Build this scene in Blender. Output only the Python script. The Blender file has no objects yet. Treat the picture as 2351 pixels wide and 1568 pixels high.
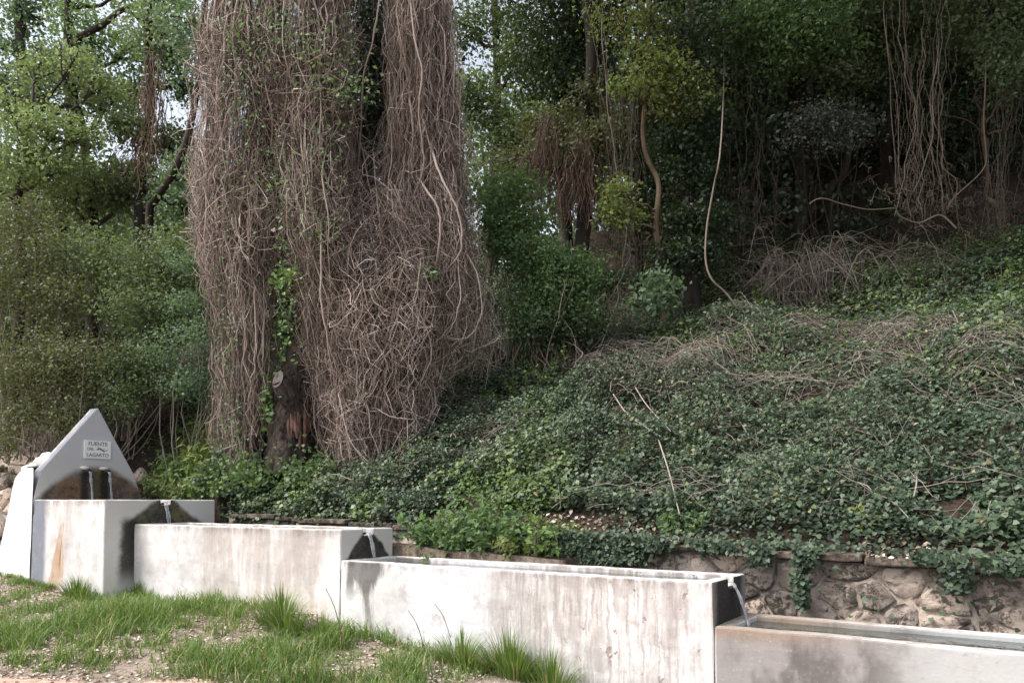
import bpy, bmesh, math
import numpy as np
from mathutils import Vector

# ---------------------------------------------------------------- camera, sky, sun, exposure
scene = bpy.context.scene
CAM = np.array([2.10, -6.16, 1.66])
HEAD = math.radians(33.3)                      # the lens looks this far left of the troughs' cross direction
PITCH = math.radians(3.0)
FPX, IW, IH = 1768.0, 2351.0, 1568.0           # focal length measured on a 2351 px wide view
SHIFT = (1150 - IH/2 - FPX*math.tan(PITCH))/IW
cd = bpy.data.cameras.new('camera')
cam = bpy.data.objects.new('camera', cd)
scene.collection.objects.link(cam)
cd.sensor_width = 36.0
cd.lens = 36.0*FPX/IW
cd.shift_y = SHIFT
cd.clip_start, cd.clip_end = 0.05, 2000
cam.location = CAM
cam.rotation_euler = (math.pi/2 + PITCH, 0, HEAD)
scene.camera = cam

SUN_DIR = Vector((-0.45, -0.55, 1.0)).normalized()
world = bpy.data.worlds.new('World')
scene.world = world
world.use_nodes = True
wn = world.node_tree.nodes
wl = world.node_tree.links
sky = wn.new('ShaderNodeTexSky')
sky.sky_type = 'NISHITA'
sky.sun_disc = False
sky.sun_elevation = math.asin(SUN_DIR.z)
sky.sun_rotation = math.atan2(SUN_DIR.x, SUN_DIR.y)
sky.air_density, sky.dust_density, sky.ozone_density = 1.0, 4.0, 1.0
hs = wn.new('ShaderNodeHueSaturation')
hs.inputs['Saturation'].default_value = 0.45
wl.new(sky.outputs[0], hs.inputs['Color'])
wl.new(hs.outputs[0], wn['Background'].inputs[0])
wn['Background'].inputs[1].default_value = 0.15
sd = bpy.data.lights.new('sun', 'SUN')
sd.energy, sd.angle, sd.color = 1.5, math.radians(22), (1.0, 0.955, 0.89)
sun = bpy.data.objects.new('sun', sd)
scene.collection.objects.link(sun)
sun.rotation_euler = SUN_DIR.to_track_quat('Z', 'Y').to_euler()
scene.view_settings.view_transform = 'Standard'
scene.view_settings.look = 'None'
scene.view_settings.gamma = 1.0
scene.view_settings.use_curve_mapping = False
scene.view_settings.exposure = 1.10
scene.cycles.use_denoising = True
scene.cycles.max_bounces = 6
scene.cycles.transparent_max_bounces = 6

# ---------------------------------------------------------------- helpers
rng = np.random.default_rng(11)
COL = scene.collection
fwd = np.array([-math.sin(HEAD), math.cos(HEAD), 0.0])
rgt = np.array([math.cos(HEAD), math.sin(HEAD), 0.0])
upv = np.array([0, 0, 1.0])
fp = fwd*math.cos(PITCH) + upv*math.sin(PITCH)
upp = upv*math.cos(PITCH) - fwd*math.sin(PITCH)
Y0 = IH/2 + SHIFT*IW

def W(x, y, d):
    """the place seen at (x, y) of the 2351 px view, d metres away"""
    x, y, d = np.broadcast_arrays(np.asarray(x, float), np.asarray(y, float), np.asarray(d, float))
    u, v = (x - IW/2)/FPX, (Y0 - y)/FPX
    return CAM + d[..., None]*(fp + u[..., None]*rgt + v[..., None]*upp)

def hsh(i, j, k, seed):
    n = (i*73856093) ^ (j*19349663) ^ (k*83492791) ^ (seed*2654435)
    n = (n ^ (n >> 13))*1274126177
    n = (n ^ (n >> 16)) & 0xFFFFFF
    return n/float(0xFFFFFF)

def vnoise(P, scale=1.0, seed=0):
    P = np.asarray(P, float)*scale
    I = np.floor(P).astype(np.int64)
    f = P - I
    f = f*f*(3 - 2*f)
    r = 0
    for a in (0, 1):
        for b in (0, 1):
            for c in (0, 1):
                w = (f[..., 0] if a else 1 - f[..., 0])*(f[..., 1] if b else 1 - f[..., 1])*(f[..., 2] if c else 1 - f[..., 2])
                r = r + w*hsh(I[..., 0] + a, I[..., 1] + b, I[..., 2] + c, seed)
    return r

def fbm(P, scale=1.0, seed=0, oct=3):
    r, a, t = 0, 1.0, 0
    for o in range(oct):
        r = r + a*vnoise(P, scale*2**o, seed + o)
        t += a
        a *= .5
    return r/t

def sstep(a, b, x):
    t = np.clip((np.asarray(x, float) - a)/(b - a), 0, 1)
    return t*t*(3 - 2*t)

def nrm(a):
    return a/np.maximum(np.linalg.norm(a, axis=-1, keepdims=True), 1e-9)

def mesh_np(name, V, faces, mat=None, parent=None, v=None, smooth=False):
    """one mesh object from numpy arrays; faces is (n,3) or (n,4) or a list of such"""
    V = np.ascontiguousarray(V, dtype=np.float32).reshape(-1, 3)
    if not isinstance(faces, (list, tuple)):
        faces = [faces]
    me = bpy.data.meshes.new(name)
    me.vertices.add(len(V))
    me.vertices.foreach_set('co', V.ravel())
    loops = np.concatenate([np.asarray(f, np.int32).ravel() for f in faces])
    tot = np.concatenate([np.full(len(f), f.shape[1], np.int32) for f in faces])
    st = np.concatenate([[0], np.cumsum(tot)[:-1]]).astype(np.int32)
    me.loops.add(len(loops))
    me.loops.foreach_set('vertex_index', loops)
    me.polygons.add(len(tot))
    me.polygons.foreach_set('loop_start', st)
    me.polygons.foreach_set('loop_total', tot)
    if smooth:
        me.polygons.foreach_set('use_smooth', np.ones(len(tot), bool))
    if v is not None:
        at = me.attributes.new('v', 'FLOAT', 'POINT')
        at.data.foreach_set('value', np.ascontiguousarray(v, dtype=np.float32).ravel())
    me.update(calc_edges=True)
    if mat:
        me.materials.append(mat)
    o = bpy.data.objects.new(name, me)
    COL.objects.link(o)
    if parent:
        o.parent = parent
    return o

def tag(o, label=None, cat=None, group=None, kind=None):
    if label: o['label'] = label
    if cat: o['category'] = cat
    if group: o['group'] = group
    if kind: o['kind'] = kind
    return o

def thing(name, label, cat, loc=(0, 0, 0), group=None):
    o = bpy.data.objects.new(name, None)
    COL.objects.link(o)
    o.empty_display_size = .1
    o.location = [float(c) for c in loc]
    return tag(o, label, cat, group)

class Geo:
    """collects pieces of ONE mesh"""
    def __init__(s):
        s.V, s.F, s.A, s.n = [], [], [], 0
    def add(s, V, F, a=.5):
        V = np.asarray(V, float).reshape(-1, 3)
        if not len(V): return
        for f in (F if isinstance(F, list) else [F]):
            s.F.append(np.asarray(f) + s.n)
        s.V.append(V)
        s.A.append(np.broadcast_to(a, (len(V),)).astype(float))
        s.n += len(V)
    def build(s, name, mat, parent=None, smooth=False):
        V = np.concatenate(s.V)
        if parent is not None:
            V = V - np.array(parent_off(parent))
        q = [f for f in s.F if f.shape[1] == 4]
        t = [f for f in s.F if f.shape[1] == 3]
        fs = ([np.concatenate(q)] if q else []) + ([np.concatenate(t)] if t else [])
        return mesh_np(name, V, fs, mat, parent, np.concatenate(s.A), smooth)

def parent_off(p):
    o = np.array(p.location)
    while p.parent:
        p = p.parent
        o = o + np.array(p.location)
    return o

def tubes(P, R, sides=3, seed=0):
    """P (m,k,3) paths, R (m,k) radii -> verts, quads, strand index per vertex"""
    P = np.asarray(P, float)
    m, k, _ = P.shape
    R = np.broadcast_to(np.asarray(R, float), (m, k))
    T = nrm(np.gradient(P, axis=1))
    rr = np.random.default_rng(seed + 5)
    ref = np.broadcast_to(nrm(rr.normal(size=(m, 1, 3))), T.shape)
    a = nrm(np.cross(T, ref))
    b = np.cross(T, a)
    th = np.arange(sides)*2*math.pi/sides
    V = P[:, :, None, :] + R[:, :, None, None]*(np.cos(th)[None, None, :, None]*a[:, :, None, :] + np.sin(th)[None, None, :, None]*b[:, :, None, :])
    idx = np.arange(m*k*sides).reshape(m, k, sides)
    nx = np.roll(idx, -1, axis=2)
    F = np.stack([idx[:, :-1], nx[:, :-1], nx[:, 1:], idx[:, 1:]], -1).reshape(-1, 4)
    return V.reshape(-1, 3), F, np.repeat(np.arange(m), k*sides)

LEAF = {
    'plain': (np.array([[0, 0, 0], [.5, .32, .10], [1.0, 0, -.06], [.5, -.32, .10]]), np.array([[0, 1, 2], [0, 2, 3]])),
    'ivy': (np.array([[0, 0, 0], [-.08, .40, .05], [.38, .48, .02], [1.0, 0, -.12], [.38, -.48, .02], [-.08, -.40, .05]]),
            np.array([[0, 1, 2], [0, 2, 3], [0, 3, 4], [0, 4, 5]])),
    'long': (np.array([[0, 0, 0], [.45, .16, .06], [1.0, 0, -.18], [.45, -.16, .06]]), np.array([[0, 1, 2], [0, 2, 3]])),
}

def leaves(C, N, S, shape='plain', seed=0):
    """leaf blades at C, facing about N, length S"""
    r = np.random.default_rng(seed + 77)
    N = nrm(N)
    T = nrm(np.cross(N, nrm(r.normal(size=N.shape))))
    B = np.cross(N, T)
    pts, fc = LEAF[shape]
    n, k = len(C), len(pts)
    V = C[:, None, :] + np.asarray(S).reshape(-1, 1, 1)*(pts[None, :, 0:1]*T[:, None] + pts[None, :, 1:2]*B[:, None] + pts[None, :, 2:3]*N[:, None])
    F = (np.arange(n)[:, None, None]*k + fc[None]).reshape(-1, 3)
    return V.reshape(-1, 3), F, k

def spline(pts, k):
    """smooth path through points (Catmull-Rom), k samples"""
    p = np.asarray(pts, float)
    p = np.vstack([2*p[0] - p[1], p, 2*p[-1] - p[-2]])
    n = len(p) - 3
    t = np.linspace(0, n - 1e-6, k)
    i = t.astype(int)
    f = (t - i)[:, None]
    a, b, c, d = p[i], p[i+1], p[i+2], p[i+3]
    return .5*((2*b) + (c - a)*f + (2*a - 5*b + 4*c - d)*f*f + (3*b - a - 3*c + d)*f**3)

# ---------------------------------------------------------------- materials
class X:
    """a node socket with arithmetic"""
    nt = None
    def __init__(s, k): s.k = k
    @staticmethod
    def math(op, *a, clamp=False):
        n = X.nt.nodes.new('ShaderNodeMath')
        n.operation = op
        n.use_clamp = clamp
        for i, q in enumerate(a):
            if isinstance(q, X): X.nt.links.new(q.k, n.inputs[i])
            else: n.inputs[i].default_value = float(q)
        return X(n.outputs[0])
    def __add__(s, o): return X.math('ADD', s, o)
    __radd__ = __add__
    def __sub__(s, o): return X.math('SUBTRACT', s, o)
    def __rsub__(s, o): return X.math('SUBTRACT', o, s)
    def __mul__(s, o): return X.math('MULTIPLY', s, o)
    __rmul__ = __mul__
    def abs(s): return X.math('ABSOLUTE', s)
    def mx(s, o): return X.math('MAXIMUM', s, o)
    def mn(s, o): return X.math('MINIMUM', s, o)

def ss(x, a, b):
    n = X.nt.nodes.new('ShaderNodeMapRange')
    n.interpolation_type = 'SMOOTHSTEP'
    X.nt.links.new(x.k, n.inputs[0])
    inv = a > b
    n.inputs[1].default_value, n.inputs[2].default_value = (b, a) if inv else (a, b)
    n.inputs[3].default_value, n.inputs[4].default_value = (1, 0) if inv else (0, 1)
    return X(n.outputs[0])

def band(x, a, b, w):
    return ss(x, a - w, a + w)*ss(x, b + w, b - w)

def vec(x, y, z):
    n = X.nt.nodes.new('ShaderNodeCombineXYZ')
    for i, q in enumerate((x, y, z)):
        if isinstance(q, X): X.nt.links.new(q.k, n.inputs[i])
        else: n.inputs[i].default_value = q
    return X(n.outputs[0])

def noise(v, scale=1, detail=4, rough=.6):
    n = X.nt.nodes.new('ShaderNodeTexNoise')
    X.nt.links.new(v.k, n.inputs['Vector'])
    n.inputs['Scale'].default_value = scale
    n.inputs['Detail'].default_value = detail
    n.inputs['Roughness'].default_value = rough
    return X(n.outputs[0])

def mix(a, b, f):
    n = X.nt.nodes.new('ShaderNodeMix')
    n.data_type = 'RGBA'
    for q, s in ((f, 0), (a, 6), (b, 7)):
        if isinstance(q, X): X.nt.links.new(q.k, n.inputs[s])
        else: n.inputs[s].default_value = q if s == 0 else (*q, 1)
    return X(n.outputs[2])

def ramp(x, cols):
    n = X.nt.nodes.new('ShaderNodeValToRGB')
    X.nt.links.new(x.k, n.inputs[0])
    e = n.color_ramp.elements
    while len(e) < len(cols): e.new(.5)
    for i, c in enumerate(cols):
        e[i].position = c[0] if len(c) == 4 else i/(len(cols) - 1)
        e[i].color = (*c[-3:], 1)
    return X(n.outputs[0])

def newmat(name):
    m = bpy.data.materials.new(name)
    m.use_nodes = True
    X.nt = m.node_tree
    return m, m.node_tree.nodes['Principled BSDF']

def setin(b, **kw):
    for k, q in kw.items():
        s = b.inputs[k.replace('_', ' ')]
        if isinstance(q, X): X.nt.links.new(q.k, s)
        else: s.default_value = (*q, 1) if isinstance(q, tuple) else q

def bump(b, h, strength=.5, dist=.02):
    n = X.nt.nodes.new('ShaderNodeBump')
    n.inputs['Strength'].default_value = strength
    n.inputs['Distance'].default_value = dist
    X.nt.links.new(h.k, n.inputs['Height'])
    X.nt.links.new(n.outputs[0], b.inputs['Normal'])

def attr(name='v'):
    n = X.nt.nodes.new('ShaderNodeAttribute')
    n.attribute_name = name
    return X(n.outputs['Fac'])

def pos():
    g = X.nt.nodes.new('ShaderNodeNewGeometry')
    s = X.nt.nodes.new('ShaderNodeSeparateXYZ')
    X.nt.links.new(g.outputs['Position'], s.inputs[0])
    n = X.nt.nodes.new('ShaderNodeSeparateXYZ')
    X.nt.links.new(g.outputs['True Normal'], n.inputs[0])
    return X(g.outputs['Position']), [X(q) for q in s.outputs], [X(q) for q in n.outputs]

def leaf_mat(name, cols, rough=.45, trans=.3, spec=.4):
    m, b = newmat(name)
    c = ramp(attr(), cols)
    setin(b, Base_Color=c, Roughness=rough, Specular_IOR_Level=spec)
    tr = X.nt.nodes.new('ShaderNodeBsdfTranslucent')
    X.nt.links.new(mix((0, 0, 0), mix(c, (.35, .5, .05), .25), 1.0).k, tr.inputs[0])
    ms = X.nt.nodes.new('ShaderNodeMixShader')
    ms.inputs[0].default_value = trans
    X.nt.links.new(b.outputs[0], ms.inputs[1])
    X.nt.links.new(tr.outputs[0], ms.inputs[2])
    X.nt.links.new(ms.outputs[0], X.nt.nodes['Material Output'].inputs[0])
    return m

def bark_mat(name, c0, c1, scale=6, grain=.12):
    m, b = newmat(name)
    P, (x, y, z), N = pos()
    n = noise(vec(x, y, z*grain), scale, 6, .65)
    n2 = noise(P, scale*.3, 3)
    setin(b, Base_Color=mix(c0, c1, ss(n*.7 + n2*.3, .35, .65)), Roughness=.9, Specular_IOR_Level=.2)
    bump(b, n, .8, .04)
    return m

def plain_mat(name, cols, rough=.85, spec=.2):
    m, b = newmat(name)
    setin(b, Base_Color=ramp(attr(), cols), Roughness=rough, Specular_IOR_Level=spec)
    return m

M = {}
M['ivy'] = leaf_mat('ivy_leaf', [(0, .020, .033, .022), (.35, .042, .068, .042), (.62, .075, .112, .066), (.80, .115, .165, .072), (.93, .16, .21, .07), (1, .28, .22, .12)], .46, .14, .38)
M['bramble'] = leaf_mat('bramble_leaf', [(.05, .095, .034), (.10, .175, .048), (.18, .27, .07)], .5, .35)
M['fresh'] = leaf_mat('fresh_leaf', [(.055, .105, .048), (.105, .180, .075), (.20, .30, .115)], .55, .42)
M['yellow'] = leaf_mat('yellow_green_leaf', [(.115, .145, .045), (.20, .24, .075), (.32, .36, .13)], .55, .48)
M['spring'] = leaf_mat('spring_leaf', [(.095, .135, .060), (.17, .225, .095), (.29, .345, .165)], .55, .48)
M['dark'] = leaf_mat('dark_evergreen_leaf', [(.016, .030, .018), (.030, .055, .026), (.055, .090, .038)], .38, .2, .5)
M['mid'] = leaf_mat('oak_leaf', [(.050, .074, .042), (.095, .132, .068), (.17, .215, .11)], .55, .42)
M['blue'] = leaf_mat('blue_green_leaf', [(.055, .10, .070), (.10, .165, .105), (.16, .235, .14)], .5, .42)
M['olive'] = leaf_mat('olive_leaf', [(.065, .070, .036), (.115, .118, .058), (.17, .17, .085)], .55, .3)
M['grey'] = leaf_mat('grey_leaf', [(.055, .062, .055), (.088, .098, .085), (.13, .14, .12)], .5, .2)
M['grass'] = leaf_mat('grass_blade', [(0, .075, .140, .032), (.5, .125, .22, .045), (.85, .20, .29, .065), (1, .42, .36, .18)], .5, .3)
M['litter'] = plain_mat('dead_leaf', [(.10, .065, .045), (.26, .19, .14), (.50, .42, .34), (.68, .63, .55)])
M['gloomvine'] = plain_mat('shaded_liana_bark', [(.07, .055, .045), (.15, .12, .095), (.24, .195, .16)])
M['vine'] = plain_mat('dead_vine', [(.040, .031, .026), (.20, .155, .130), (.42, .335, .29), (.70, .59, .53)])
M['stem'] = plain_mat('vine_stem_bark', [(.19, .148, .125), (.33, .265, .23), (.48, .40, .355)])
M['twig'] = plain_mat('dry_twig', [(.10, .083, .07), (.20, .168, .145), (.36, .31, .275)])
M['redvine'] = plain_mat('red_brown_dead_vine', [(.085, .058, .045), (.16, .108, .082), (.25, .175, .135)])
M['bark'] = bark_mat('bark', (.018, .014, .012), (.065, .052, .044))
M['redbark'] = bark_mat('red_bark', (.014, .011, .010), (.105, .080, .070), 15, .6)
M['palebark'] = bark_mat('pale_bark', (.075, .054, .036), (.19, .14, .095))

# ---------------------------------------------------------------- ground
def wall_top(s):
    return 1.19 - .035*s

def T(s, q):
    """height of the ground at s (along the troughs) and q (behind their front)"""
    s, q = np.broadcast_arrays(np.asarray(s, float), np.asarray(q, float))
    P = np.stack([s, q, np.zeros_like(s)], -1)
    z0 = np.interp(s, [-60, -30, -13, -11, -8.5, -7, -4.5, -1.3, 3, 12, 60], [2.5, 1.2, .62, .50, .33, .30, .30, .0, -.12, -.3, -1])
    far = sstep(.3, -4.0, q)
    front = z0*(1 - far*.75) + .10*(fbm(P, 1.1, 3) - .5)*sstep(-.2, -.8, q) + .04*(fbm(P, 4, 8) - .5)
    bank = .30*sstep(-1.4, -.2, q)*band_np(s, -6.8, -4.4, .8)*.35
    front = front + bank
    wt = np.where(s < -8.4, np.interp(s, [-60, -12, -10.6, -8.4], [2.1, 2.2, 1.72, 1.62]), wall_top(s))
    q0 = np.where(s < -8.4, np.interp(s, [-60, -14, -11.5, -10.5, -8.4], [1.0, .4, .4, 1.40, 1.40]), 1.62)
    r = q - q0
    crest = np.interp(s, [-14, -6, -1, 60], [7.0, 6.5, 4.9, 4.5]) + 1.0*(fbm(P, .18, 21) - .5)
    k = np.interp(s, [-6, 1], [.635, .59])
    slope = k*np.minimum(r, crest)
    hill = np.interp(s, [-60, -22, -13, -8, -2, 60], [.05, .05, .16, .66, .85, .85])
    rise = .18*np.clip(r - crest, 0, 3) + hill*np.clip(r - crest - 2.0, 0, 30)
    lump = (.80*(fbm(P, .55, 5) - .5) + .60*(fbm(P, 1.5, 9) - .5))*sstep(0, 1.6, r)
    back = wt + slope + rise + lump*np.where(s < -8.4, .5, 1) + .75*sstep(0, 1.0, r)*band_np(s, -10.8, -8.6, .5)
    fill = np.where((q > .9) & (s < -1.9) & (s > -8.3), wall_top(s) - .22 + .1*(fbm(P, 2, 12) - .5), z0)
    return np.where(r > 0, back, np.where(q < 0, front, fill))

def band_np(x, a, b, w):
    return sstep(a - w, a + w, x)*sstep(b + w, b - w, x)

def on_ground(x, y, dmin=4, dmax=24):
    """where the line of sight through (x, y) meets the ground"""
    for step in range(3):
        d = np.linspace(dmin, dmax, 110 if step == 0 else 16)
        p = W(x, y, d)
        hit = np.nonzero(p[:, 2] <= T(p[:, 0], p[:, 1]))[0]
        if not len(hit): return p[-1]
        dmin, dmax = d[max(hit[0] - 1, 0)], d[hit[0]]
    return p[hit[0]]

def TN(s, q, e=.12):
    dx = (T(s + e, q) - T(s - e, q))/(2*e)
    dy = (T(s, q + e) - T(s, q - e))/(2*e)
    return nrm(np.stack([-dx, -dy, np.ones_like(dx)], -1))

def axis(parts):
    return np.unique(np.round(np.concatenate([np.arange(a, b, st) for a, b, st in parts]), 4))

gs = axis([(-400, -60, 40), (-60, -16, 1.0), (-16, 9, .16), (9, 40, 1.0), (40, 401, 40)])
gq = axis([(-400, -30, 40), (-30, -9, 1.5), (-9, 1.4, .14), (1.5, 1.8, .06), (1.8, 13, .18), (13, 45, .8), (45, 401, 40)])
SS, QQ = np.meshgrid(gs, gq, indexing='ij')
ZZ = T(SS, QQ)
gi = np.arange(SS.size).reshape(SS.shape)
F = np.stack([gi[:-1, :-1], gi[1:, :-1], gi[1:, 1:], gi[:-1, 1:]], -1).reshape(-1, 4)

m, b = newmat('soil_and_leaf_litter')
P, (x, y, z), N = pos()
n1, n2, n3 = noise(P, 1.3, 5), noise(P, 14, 5, .7), noise(P, 55, 3, .7)
soil = mix((.13, .10, .075), (.31, .255, .205), ss(n1*.4 + n2*.6, .38, .60))
soil = mix(soil, (.56, .50, .43), ss(n3, .55, .70)*.85)
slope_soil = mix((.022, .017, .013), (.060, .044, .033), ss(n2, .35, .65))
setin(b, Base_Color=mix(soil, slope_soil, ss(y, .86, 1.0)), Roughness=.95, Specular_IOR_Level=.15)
bump(b, n2*.6 + n3*.5, .9, .03)
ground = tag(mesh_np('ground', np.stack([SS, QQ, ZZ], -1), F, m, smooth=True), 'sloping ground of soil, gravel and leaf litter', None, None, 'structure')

# a height table, so that the thousands of look-ups below are quick
T_exact = T
tg_s, tg_q = np.arange(-20, 12.01, .07), np.arange(-9, 24.01, .07)
tg = T_exact(tg_s[:, None], tg_q[None, :])
def T(s, q):
    s, q = np.broadcast_arrays(np.asarray(s, float), np.asarray(q, float))
    if s.size == 0 or s.min() < -20 or s.max() > 11.9 or q.min() < -9 or q.max() > 23.9:
        if s.size < 2000: return T_exact(s, q)
        s, q = np.clip(s, -20, 11.9), np.clip(q, -9, 23.9)
    a, b_ = (s + 20)/.07, (q + 9)/.07
    i, j = a.astype(int), b_.astype(int)
    f, h = a - i, b_ - j
    return (tg[i, j]*(1 - f) + tg[i+1, j]*f)*(1 - h) + (tg[i, j+1]*(1 - f) + tg[i+1, j+1]*f)*h

# the dirt track in the near left corner: a sheet just above the ground
e0, e1 = on_ground(0, 1546), on_ground(470, 1575)
dirv = nrm((e1 - e0)[:2])
nv = np.array([dirv[1], -dirv[0]])
if np.dot(nv, (CAM - e0)[:2]) < 0: nv = -nv
aa, bb = np.meshgrid(np.linspace(-14, 16, 120), np.linspace(0, 3.2, 16), indexing='ij')
wob = .10*np.sin(aa*2.1) + .07*np.sin(aa*5.3 + 1) + .04*np.sin(aa*11)
xy = e0[:2] + aa[..., None]*dirv + (bb + np.where(bb < .01, wob, 0))[..., None]*nv
zz = T(xy[..., 0], xy[..., 1]) + .018 - .016*(bb < .01)
gi = np.arange(aa.size).reshape(aa.shape)
F = np.stack([gi[:-1, :-1], gi[1:, :-1], gi[1:, 1:], gi[:-1, 1:]], -1).reshape(-1, 4)
m, b = newmat('packed_reddish_dirt')
P, (x, y, z), N = pos()
n2, n3 = noise(P, 9, 5, .7), noise(P, 60, 3, .7)
setin(b, Base_Color=mix(mix((.36, .235, .175), (.50, .37, .29), ss(n2, .35, .65)), (.58, .50, .44), ss(n3, .6, .72)*.7), Roughness=.95)
bump(b, n3, .6, .015)
tag(mesh_np('dirt_path', np.concatenate([xy, zz[..., None]], -1), F, m, smooth=True), 'reddish dirt track along the foot of the grass', None, None, 'structure')

# ---------------------------------------------------------------- fountain: four stepped troughs and the gabled headwall
S1, S2, S3, S4 = -10.27, -8.30, -4.24, 0.0     # left ends along the row
H1, H2, H3, H4 = 1.68, 1.34, 1.00, .65         # rims

m, b = newmat('whitewashed_concrete')
P, (x, y, z), N = pos()
M['concrete'] = m
front = ss(N[1], -.4, -.7)
end = ss(N[0], .4, .7)
top = ss(N[2], .5, .8)
n_big = noise(P, 1.1, 4)
n_mid = noise(P, 5, 5, .65)
n_fine = noise(P, 38, 4, .7)
xs = x + (n_mid - .5)*.10
streak = noise(vec(xs*4.5, y*4.5, z*.65), 1.6, 6, .66)
streak2 = noise(vec(xs*15.0, y*15.0, z*1.1), 1.6, 4, .7)
rim_z = H1 - ss(x, S2 - .01, S2)*.34 - ss(x, S3 - .01, S3)*.34 - ss(x, S4 - .01, S4)*.35
below = rim_z - z
c = mix((.68, .67, .66), (.50, .48, .47), ss(n_big*.6 + n_mid*.4, .40, .62))
# grey and pinkish runs down the fronts
zone = (band(x, -6.75, -4.55, .12)*.95).mx(band(x, -2.35, -.15, .3)*.8).mx(band(x, -10.3, -9.0, .15)*.7).mx(.22)
runs = ss(streak*.55 + streak2*.25 + n_mid*.20, .40, .66)*zone*front*ss(below, 1.25, .2)
c = mix(c, mix((.34, .275, .255), (.42, .36, .30), ss(n_mid, .4, .6)), runs*.85)
c = mix(c, (.40, .335, .305), band(x, -6.7, -4.5, .1)*front*ss(streak*.7 + n_big*.3, .28, .70)*.75)
c = mix(c, (.36, .315, .31), band(x, -2.2, -.2, .35)*front*ss(streak*.75 + n_big*.25, .36, .66)*ss(n_mid, .25, .65)*.85)
c = mix(c, (.27, .24, .235), band(x, -2.3, -.1, .3)*front*ss(streak2*.8 + n_big*.2, .46, .60)*.55)
# yellowish damp low down
c = mix(c, (.50, .42, .27), band(x, -6.6, -4.3, .2)*front*ss(below, .55, .95)*ss(streak, .3, .7)*.6)
# dark fringe under each rim
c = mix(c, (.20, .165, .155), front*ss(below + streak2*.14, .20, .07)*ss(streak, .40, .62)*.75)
# header tank: blue-grey left end, rust run
c = mix(c, (.17, .185, .225), front*band(x + n_mid*.15, -10.35, -9.80, .08)*.95)
rw = .035 + .16*ss(below, .15, 1.25)
rust = ss((x + 9.36 + below*.16 + (n_mid - .5)*.10).abs() - rw, .03, -.03)*front*ss(below, .28, .42)
c = mix(c, mix((.33, .165, .065), (.46, .31, .17), ss(n_mid*.6 + streak2*.4, .4, .62)), rust*ss(streak2, .30, .55)*.8)
c = mix(c, (.12, .07, .035), ss((x + 9.33 + below*.14).abs(), .035, .005)*front*band(below, .4, 1.0, .15)*ss(streak2, .45, .6)*.8)
# third trough: black drip below the spout's joint
dw = .05 + .22*ss(below, .40, .05)
drip = ss((x + 3.88 - below*.14 + (streak - .5)*.22 + (streak2 - .5)*.22).abs() - dw, .06, -.05)*front*ss(below, 1.15, .3)
drip = drip.mx(ss((x + 4.08 + (streak2 - .5)*.12).abs() - .05, .05, -.03)*front*ss(below, .5, .2)*band(x, -4.24, -3.5, .01))
c = mix(c, (.065, .06, .057), drip*band(x, -4.24, -3.2, .01)*.82)
c = mix(c, (.70, .71, .76), band(x, -3.3, -2.2, .3)*front*.5)
# chips showing the grey render under the wash
chip = ss(noise(vec(x*1.0, y, z*.8), 6, 4, .6), .635, .66)*band(x, -1.35, .0, .12)*front
c = mix(c, mix((.22, .18, .155), (.34, .29, .25), ss(n_fine, .4, .6)), chip*.9)
# last trough: grey cement with a dark cloud
g4 = ss(x, .004, .03)*front
c = mix(c, mix((.25, .232, .225), (.42, .43, .43), ss(x + (n_big - .5)*1.4, .9, 2.0)), g4*.9)
c = mix(c, (.10, .088, .085), g4*ss(noise(vec(x*1.2, y, z*.7), 2.2, 4), .44, .62)*band(x, .15, 1.35, .3)*.75)
c = mix(c, (.28, .20, .145), ss(x, .004, .03)*ss(below, .14, .02)*ss(x, 1.3, .3)*.75)
# end faces: wash greyed, mostly to paint in their shade; water stains fanning out below the spouts
c = mix(c, mix((.56, .53, .50), (.66, .64, .61), n_big), end*.85)
nq = (n_mid - .5)*.16 + (n_big - .5)*.14
def fan(x0, q0, w0, k, drop, dark, soft=.06):
    """stain below a spout at q0 in the end face at x0"""
    dep = below_end(x0)
    f = ss((y - q0 + nq).abs() - (w0 + dep*k), soft, -soft)*end*band(x, x0 - .02, x0 + .02, .01)*ss(dep, -.04, .01)*ss(dep, drop + .1, drop)
    return f
def below_end(x0):
    return {S2: H1, S3: H2, S4: H3, S1: 2.22}[x0] - z
f1 = fan(S2, .47, .12, 1.45, 9, 0)
leg = ss((y + .07 + nq).abs(), .19, .06)*end*band(x, S2 - .02, S2 + .02, .01)*ss(below_end(S2), .20, .34)*ss(below_end(S2), 1.35, .9)
c = mix(c, mix((.020, .018, .014), (.095, .080, .045), ss(n_mid, .42, .62)), f1*ss(below_end(S2), 1.3, .36)*ss(y, -.22, -.04)*.95)
c = mix(c, (.032, .029, .025), leg*.92)
c = mix(c, (.17, .125, .05), f1*band(y, .58, .80, .05)*ss(n_mid, .45, .6)*.6)
c = mix(c, mix((.012, .010, .010), (.05, .034, .028), ss(n_mid, .4, .6)), fan(S3, .45, .05, .95, 9, 0, .03)*.95)
c = mix(c, (.15, .13, .12), end*band(x, S4 - .02, S4 + .02, .01)*.85)
c = mix(c, (.018, .016, .016), end*band(x, S4 - .02, S4 + .02, .01)*ss(y + nq, .02, .16)*ss(y + nq, .86, .70)*.9)
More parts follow.
